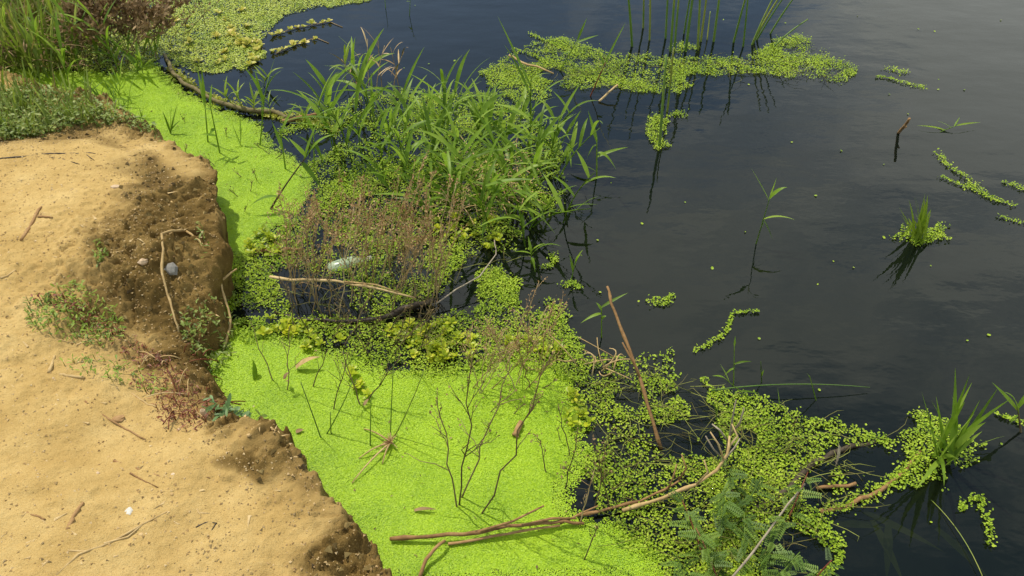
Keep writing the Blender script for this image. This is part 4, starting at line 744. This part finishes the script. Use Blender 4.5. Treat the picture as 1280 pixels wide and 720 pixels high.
# ------------------------------------------------------------------ pinnate herbs
def pinnate(name):
    mb = MB(); n = 9; mb.tube([Vector((0, 0, 0)), Vector((0, .5, .06)), Vector((0, 1, 0))], [.014, .010, .006], 4)
    for k in range(n):
        t = .15 + .82 * k / (n - 1); p = Vector((0, t, .24 * t * (1 - t)))
        for s in (-1, 1): mb.oval(p, Vector((s, .45, .12)), Vector((0, 0, 1)), .27 * (1 - .45 * t), .085, .15)
    return mb.mesh(name, M_pinn)
PIN = [pinnate('leaf')]
for i, (bx, by, tx, ty, n) in enumerate([(880, 700, 850, 620, 8), (900, 690, 905, 610, 9), (930, 715, 930, 640, 9), (900, 735, 870, 660, 9), (945, 722, 985, 640, 8), (960, 740, 1000, 690, 8), (985, 650, 1010, 590, 6), (920, 660, 950, 600, 7), (870, 740, 840, 690, 6), (1010, 735, 1040, 700, 6), (930, 630, 900, 580, 6)]):
    b = P(bx, by); t = P(tx, ty, .07); root = thing('pinnate_herb', ('red stemmed' if i % 3 == 0 else 'green stemmed') + ' feathery pinnate herb ' + ('beside the golden branch' if ty < 645 else 'below the pale grey branch'), 'herb', b, ('red' if i % 3 == 0 else 'green') + ' stemmed pinnate herbs ' + ('beside the golden branch' if ty < 645 else 'below the pale grey branch')); m = b.lerp(t, .5) + Vector((0, 0, .02)); cv = curve(b, m, t, 8); stem_obj(root, cv, .0026, .0012, M_red if i % 3 == 0 else M_pinn)
    for k in range(int(n * 1.8)):
        q = cv[min(8, 1 + int(7.5 * k / (n * 1.8)))] - b; o = link('leaf', PIN[0], root, q); s = rng.uniform(.030, .052); o.scale = (s, s, s); o.rotation_euler = (rng.uniform(-.3, .5), rng.gauss(0, .35), rng.random() * 6.28)

# ------------------------------------------------------------------ thicket and ground cover at the bank head
mb = MB()
for b in in_poly([(-40, 0), (60, -40), (120, -30), (110, 40), (95, 85), (60, 100), (-40, 105)], 900, .0, 71):
    h = rng.uniform(.12, .42) ; a = rng.random() * 6.28; s = rng.uniform(.05, .22); p1 = b + Vector((math.cos(a) * s, math.sin(a) * s, h)); mb.blade(b, b.lerp(p1, .5) + Vector((0, 0, h * rng.uniform(.1, .35))), p1, rng.uniform(.006, .013), 5, roll=rng.uniform(-.7, .7))
tag(mb.build('grass_thicket', M_blade2), 'dense green grass thicket at the head of the bank', 'grass', kind='stuff')
mb = MB()
for b in in_poly([(-40, 20), (60, 20), (150, 30), (140, 85), (60, 100), (-40, 105)], 420, .0, 72):
    a = rng.random() * 6.28; L = rng.uniform(.1, .3); d = Vector((math.cos(a), math.sin(a), rng.uniform(-.1, .6))).normalized(); p0 = b + Vector((0, 0, rng.uniform(.01, .16))); p1 = p0 + d * L; p1.z = max(.01, p1.z); mb.blade(p0, p0.lerp(p1, .5) + Vector((0, 0, .03)), p1, rng.uniform(.004, .009), 4)
tag(mb.build('dead_grass', M_dead), 'brown dead grass under the thicket at the bank head', 'dead grass', kind='stuff')
for i, (bx, by, tx, ty) in enumerate([(88, 110, 84, 70), (60, 90, 50, 40), (100, 92, 98, 45), (30, 80, 25, 30), (125, 80, 130, 30), (150, 92, 152, 55)]):
    wild_shoot('broad bright grass shoot at the thicket front', 'bright shoots at the thicket front', P(bx, by), .18 + .03 * (i % 3), (rng.gauss(0, .03), .02), 6, .22, .017)
for b in in_poly([(120, 70), (190, 65), (195, 88), (160, 98), (130, 95)], 12, 0, 73):
    wild_shoot('low green grass shoot in duckweed below the dead brown shrub', 'low shoots below the dead shrub', b, rng.uniform(.05, .10), (rng.gauss(.02, .03), 0), 5, .13, .010, r=.002)
for b in in_poly([(95, 128), (150, 118), (165, 150), (150, 165), (115, 140)], 16, 0, 74):
    wild_shoot('small upright grass shoot at the bank tip', 'small shoots at the bank tip', b, rng.uniform(.04, .09), (rng.gauss(0, .02), .01), 4, .10, .008, r=.0018)
# dead brown shrub
for i, b in enumerate(in_poly([(95, 66), (190, 58), (196, 78), (150, 90), (105, 88)], 26, 0, 75)):
    t = b + Vector((rng.gauss(.04, .12), rng.gauss(0, .06), rng.uniform(.16, .30))); root = dry_weed('dead brown leafy stem in the withered shrub behind the bank', b, t, 10, .13, 9, 'stems of the withered brown shrub', M_dead, M_dead, .0022, 'dead_shrub', .022, spread=.8)
for i, b in enumerate(in_poly([(190, 40), (260, 25), (280, 45), (220, 60)], 7, 0, 76)):
    dry_weed('thin dark weed in weathered duckweed beside the withered shrub', b, b + Vector((rng.gauss(.05, .08), 0, rng.uniform(.12, .22))), 6, .10, 2, 'thin weeds beside the withered shrub', M_dark, M_dead, .002, 'dry_weed', .014)
def cover(name, label, cat, pts, n, hmax, l, mat, seed, z=.15, kind='stuff', w=.45):
    mb = MB(); done = 0
    for b in in_poly(pts, n, z, seed):
        g = max(gz(b.x, b.y), 0); h = abs(rng.gauss(0, .5)) * hmax; a = rng.random() * 6.28; q = Vector((b.x, b.y, g + min(h, hmax * 1.4))); s = l * rng.uniform(.6, 1.3)
        mb.oval(q, Vector((math.cos(a), math.sin(a), rng.gauss(.35, .4))), Vector((rng.gauss(0, .3), rng.gauss(0, .3), 1)), s, s * w * rng.uniform(.8, 1.2), rng.uniform(0, .4))
        if rng.random() < .3: mb.tube([Vector((b.x, b.y, g)), q], [.0012, .0008], 3)
    o = mb.build(name, mat); return tag(o, label, cat, kind=kind)
cover('ground_cover', 'low leafy green ground cover on the bank head', 'ground cover', [(-40, 108), (20, 108), (80, 118), (130, 132), (158, 158), (110, 160), (60, 168), (30, 175), (-40, 182)], 2600, .06, .020, M_cover, 81, .11)
mb = MB()
for b in in_poly([(-40, 108), (40, 105), (120, 125), (158, 155), (100, 158), (40, 168), (-40, 180)], 330, .11, 82):
    g = max(gz(b.x, b.y), 0); b.z = g; h = rng.uniform(.04, .14); a = rng.random() * 6.28; p1 = b + Vector((math.cos(a) * .05, math.sin(a) * .05, h)); mb.blade(b, b.lerp(p1, .5) + Vector((0, 0, .03)), p1, rng.uniform(.004, .008), 4, roll=rng.uniform(-.7, .7))
tag(mb.build('short_grass', M_blade2), 'short grass blades mixed into the leafy ground cover', 'grass', kind='stuff')
cover('herb_patch', 'leafy green herbs in the damp gully below the earth lump', 'herbs', [(222, 405), (258, 392), (288, 412), (280, 440), (255, 452), (235, 436)], 260, .035, .017, M_cover, 83, .06, w=.32)
cover('herb_patch', 'patch of fine green weeds on sand beside the earth lump', 'herbs', [(30, 378), (90, 350), (140, 372), (150, 400), (110, 415), (40, 412)], 620, .03, .014, M_herb, 84, .18, w=.32)
cover('herb_patch', 'red stemmed creeping weeds between sand and earth lump', 'herbs', [(35, 378), (70, 372), (110, 380), (150, 402), (205, 425), (215, 440), (190, 446), (140, 420), (90, 400)], 260, .022, .012, M_red, 85, .16, w=.35)
cover('herb_patch', 'reddish withered weeds hanging over the gully rim', 'herbs', [(160, 470), (195, 460), (225, 450), (262, 480), (262, 520), (235, 535), (205, 540), (190, 500)], 300, .026, .013, M_red, 86, .12, w=.28)
cover('herb_patch', 'bluish green broad leaved herb at the foot of the sandy rim', 'herbs', [(270, 520), (295, 512), (312, 538), (298, 546), (278, 540)], 70, .04, .036, M_blue, 87, .03, w=.28)
cover('herb_patch', 'dark creeping sprig trailing from the rim onto duckweed', 'herbs', [(308, 538), (330, 535), (345, 552), (330, 556)], 45, .02, .022, M_cover, 88, .02, w=.35)
cover('herb_patch', 'green weeds hanging at the foot of the earth lump', 'herbs', [(262, 330), (292, 335), (300, 385), (290, 420), (270, 400)], 120, .04, .017, M_cover, 89, .04, w=.3)
cover('herb_patch', 'sparse green weeds among straw on the sand', 'herbs', [(70, 450), (120, 430), (200, 455), (205, 470), (150, 470), (90, 465)], 130, .03, .014, M_herb, 90, .16, w=.3)
cover('herb_patch', 'tiny weed growing on top of the earth lump', 'herbs', [(112, 305), (130, 300), (136, 322), (120, 328)], 40, .035, .018, M_herb, 91, .22, w=.25)
cover('herb_patch', 'dark green weeds along the water foot of the bank head', 'herbs', [(165, 165), (200, 185), (212, 205), (190, 195), (160, 175)], 150, .04, .02, M_cover, 92, .04, w=.35)
# wiry roots and straw bits in the gully
for i in range(26):
    a = PB(rng.uniform(190, 268), rng.uniform(440, 530)); e = a + Vector((rng.gauss(0, .05), rng.gauss(0, .05), 0)); e.z = max(gz(e.x, e.y), 0) + rng.uniform(.004, .03); m = a.lerp(e, .5) + Vector((0, 0, .03)); mb = MB(); mb.tube(curve(a, m, e, 5), .0016, 4)
    tag(mb.build('weed_stem', M_red if i % 3 else M_straw, origin=a), 'thin reddish wiry weed stem arched over the gully rim', 'stem', 'wiry stems at the gully rim')

# ------------------------------------------------------------------ dry reeds and small things on the bank
stick('reed_stalk', 'straw coloured kinked reed draped down the earth lump', 'reed stalk', [(232, 292, .008), (218, 294, .018), (205, 300, .02), (206, 320, .022), (205, 350, .022), (212, 375, .022), (220, 400, .02), (225, 420, .012)], .0040, .0028, M_straw, onbank=True, nodes=5)
stick('reed_stalk', 'thin straw reed hanging off the lump edge', 'reed stalk', [(234, 292, .006), (250, 305, .010), (262, 330, .012), (270, 354, .012)], .0035, .003, M_straw, onbank=True)
b = P(283, 436, .0); stick('reed_stalk', 'bent straw reed standing on duckweed against the lump', 'reed stalk', [(279, 438, .004), (287, 410, .03), (288, 395, .05), (280, 368, .09), (275, 352, .12), (296, 336, .13)], .0036, .0026, M_straw, nodes=4)
BS = [('long forked dry stalk lying on the sand near the camera foot', [(70, 720), (98, 694), (140, 678), (180, 655), (223, 633)], .0030, M_straw, [[(85, 689), (110, 690), (130, 683)], [(130, 680), (160, 672), (178, 657)]]),
      ('thin straw stalk lying straight on open sand', [(106, 503), (130, 520), (155, 535), (182, 550)], .0028, M_bark, []),
      ('crossed dry stalk on the sand above the white shell', [(142, 577), (170, 586), (200, 596), (262, 598)], .0030, M_bark, [[(163, 592), (180, 602), (198, 610)]]),
      ('short thick stick on sand pointing at the grass', [(28, 300), (38, 285), (48, 264), (52, 260)], .0055, M_bark, [[(48, 272), (56, 272), (66, 273)]]),
      ('dark thin root lying across the sand below the weeds', [(-4, 199), (30, 196), (60, 193), (95, 192), (120, 193)], .003, M_wet, [[(64, 198), (80, 200), (100, 206)], [(95, 193), (108, 194), (118, 201)]]),
      ('pale split stalk on the sand at the red weeds', [(62, 466), (66, 455), (69, 446)], .0048, M_straw, []),
      ('thin straw lying at the weed patch foot', [(40, 418), (70, 424), (98, 430)], .0024, M_straw, []),
      ('green straw leaning across the weed patch', [(96, 432), (115, 424), (134, 415)], .003, M_straw, []),
      ('flat straw piece beside the sparse weeds', [(76, 468), (90, 471), (106, 473)], .0045, M_straw, []),
      ('broken brown straw at the gully rim', [(165, 492), (180, 503), (196, 510)], .003, M_straw, []),
      ('curled dark bark strip on the near sand', [(86, 662), (92, 648), (98, 638), (104, 630)], .0048, M_bark, []),
      ('short dark twig beside the curled bark strip', [(34, 641), (46, 645), (57, 650)], .0026, M_bark, []),
      ('looped dark dry root on the near sand', [(245, 660), (262, 652), (270, 655), (262, 668), (252, 674)], .0022, M_wet, []),
      ('long faint grass root on the upper sand', [(-4, 350), (10, 345), (20, 338)], .003, M_straw, []),
      ('long straw lying over the ground cover', [(-4, 146), (40, 140), (80, 134), (112, 128)], .0028, M_straw, [])]
for lab, pts, r, m, fk in BS: stick('dry_stalk', lab, 'stalk', pts, r, r * .7, m, fk, onbank=True)
def pebble(name, label, cat, px, py, sx, sy, sz, mat, rot, up=0.0, tilt=0.0):
    b = PB(px, py); mb = MB(); r = random.Random(px * 7 + py); rings = 4; seg = 6
    for i in range(rings + 1):
        ph = math.pi * i / rings
        for k in range(seg):
            a = 2 * math.pi * k / seg; f = 1 + r.uniform(-.28, .2); mb.v.append(Vector((math.sin(ph) * math.cos(a) * sx * f, math.sin(ph) * math.sin(a) * sy * f, math.cos(ph) * sz)))
    for i in range(rings):
        for k in range(seg): mb.f.append((i * seg + k, i * seg + (k + 1) % seg, (i + 1) * seg + (k + 1) % seg, (i + 1) * seg + k))
    me = mb.mesh(name, mat, smooth=False); o = link(name, me, None, b + Vector((0, 0, up))); o.rotation_euler = (tilt, 0, rot); return tag(o, label, cat)
pebble('stone', 'angular blue grey stone stuck in the earth lump face', 'stone', 215, 337, .020, .026, .014, M_stone, .4, .004, .6)
pebble('stone', 'pale flat stone on the shoulder of the earth lump', 'stone', 180, 328, .017, .011, .010, M_chip, .3, .003)
pebble('brick_chip', 'tan upright brick chip at the gully rim', 'stone', 256, 522, .011, .008, .022, M_chip, .2, .012)
pebble('shell', 'small white shell fragment on open sand', 'shell', 161, 640, .009, .013, .002, M_shell, .3, .003)
pebble('stone', 'flat brown stone beside the straight straw stalk', 'stone', 148, 524, .019, .012, .005, M_bark, .2, .002)
pebble('stone', 'pale flat clod where dry sand meets damp earth', 'stone', 145, 235, .020, .013, .008, M_chip, .1, .002)
for i in range(16): pebble('pebble', 'small pale pebble half buried in the sand', 'pebble', rng.uniform(10, 330), rng.uniform(470, 715), rng.uniform(.004, .007), rng.uniform(.004, .006), .004, rng.choice([M_chip, M_grit]), rng.random() * 3)['group'] = 'small pebbles in the sand'
# grit and crumbs: too many to count
def scatter_bits(name, label, cat, n, mat, smin, smax, mask, power=2.2, seed=5, flat=.6, asp=1.0):
    r = np.random.default_rng(seed); lo = np.array([-2.3, .85]); hi = np.array([.15, 4.2]); p = lo + r.random((n * 5, 2)) * (hi - lo); i, j = _gi(p)
    ok = (GH[j, i] > .02) & (r.random(len(p)) < mask(p, GD[j, i], moist[j, i])); p = p[ok][:n]; i, j = _gi(p); m = len(p); z = GH[j, i]; x = OX[j, i] + (p[:, 0] - GX[j, i]); y = OY[j, i] + (p[:, 1] - GY[j, i])
    s = smin + (smax - smin) * r.random(m) ** power; base = np.array([[1, 0, 0], [-.5, .87, 0], [-.5, -.87, 0], [.1, .1, 1], [-.1, .05, -.7]]); f = np.array([[0, 1, 3], [1, 2, 3], [2, 0, 3], [1, 0, 4], [2, 1, 4], [0, 2, 4]])
    v = base[None] * (.7 + .6 * r.random((m, 5, 3))); v[:, :, 2] *= flat; v[:, :, 0] *= asp; a = r.random(m) * 6.28; ca, sa = np.cos(a)[:, None], np.sin(a)[:, None]
    vx = v[:, :, 0] * ca - v[:, :, 1] * sa; vy = v[:, :, 0] * sa + v[:, :, 1] * ca; v = np.stack([vx, vy, v[:, :, 2]], -1) * s[:, None, None] + np.stack([x, y, z + s * .15], -1)[:, None]
    tag(link(name, np_mesh(name, v.reshape(-1, 3), (f[None] + 5 * np.arange(m)[:, None, None]).reshape(-1, 3), mat)), label, cat, kind='stuff')
scatter_bits('grit', 'fine pale grit strewn over sand and damp earth', 'grit', 26000, M_grit, .0010, .0046, lambda p, d, m: .35 + .5 * m, 2.6, 5)
scatter_bits('debris', 'dark crumbs and plant litter strewn on the sand', 'litter', 8000, M_crumb, .0009, .0034, lambda p, d, m: .15 + .85 * (fbm(p[:, 0] * 5, p[:, 1] * 5, 3) > .53), 2.5, 6, .4, 1.8)
scatter_bits('straw_litter', 'tiny broken straws and root hairs strewn on the sand', 'litter', 420, M_straw, .0018, .0042, lambda p, d, m: .1 + .9 * (fbm(p[:, 0] * 3 + 9, p[:, 1] * 3, 3) > .52), 1.5, 16, .35, 6.0)
scatter_bits('earth_crumbs', 'rough brown earth crumbs on the damp bank edge and lump', 'earth', 5200, M_soil, .002, .012, lambda p, d, m: np.clip(m * 1.4 - .45, 0, 1), 3.2, 8, .8)
# dark specks and litter on the duckweed
poly = poly_w([(210, 110), (330, 160), (380, 220), (300, 330), (300, 410), (560, 470), (720, 470), (735, 600), (720, 640), (830, 700), (830, 740), (480, 740), (300, 530), (270, 300), (150, 120)])
mb = MB()
for a, b in nrg.permutation(jgrid(poly, .03))[:1500]:
    if sdist(np.array([[a, b]]), poly)[0] > 0 and gz(a, b) < .002:
        if rng.random() < .35: t = rng.random() * 6.28; mb.diamond(Vector((a, b, .0065)), Vector((math.cos(t), math.sin(t), .15)), rng.uniform(.005, .016), rng.uniform(.001, .003))
tag(mb.build('debris', M_crumb), 'dark plant crumbs scattered over the duckweed', 'litter', kind='stuff')
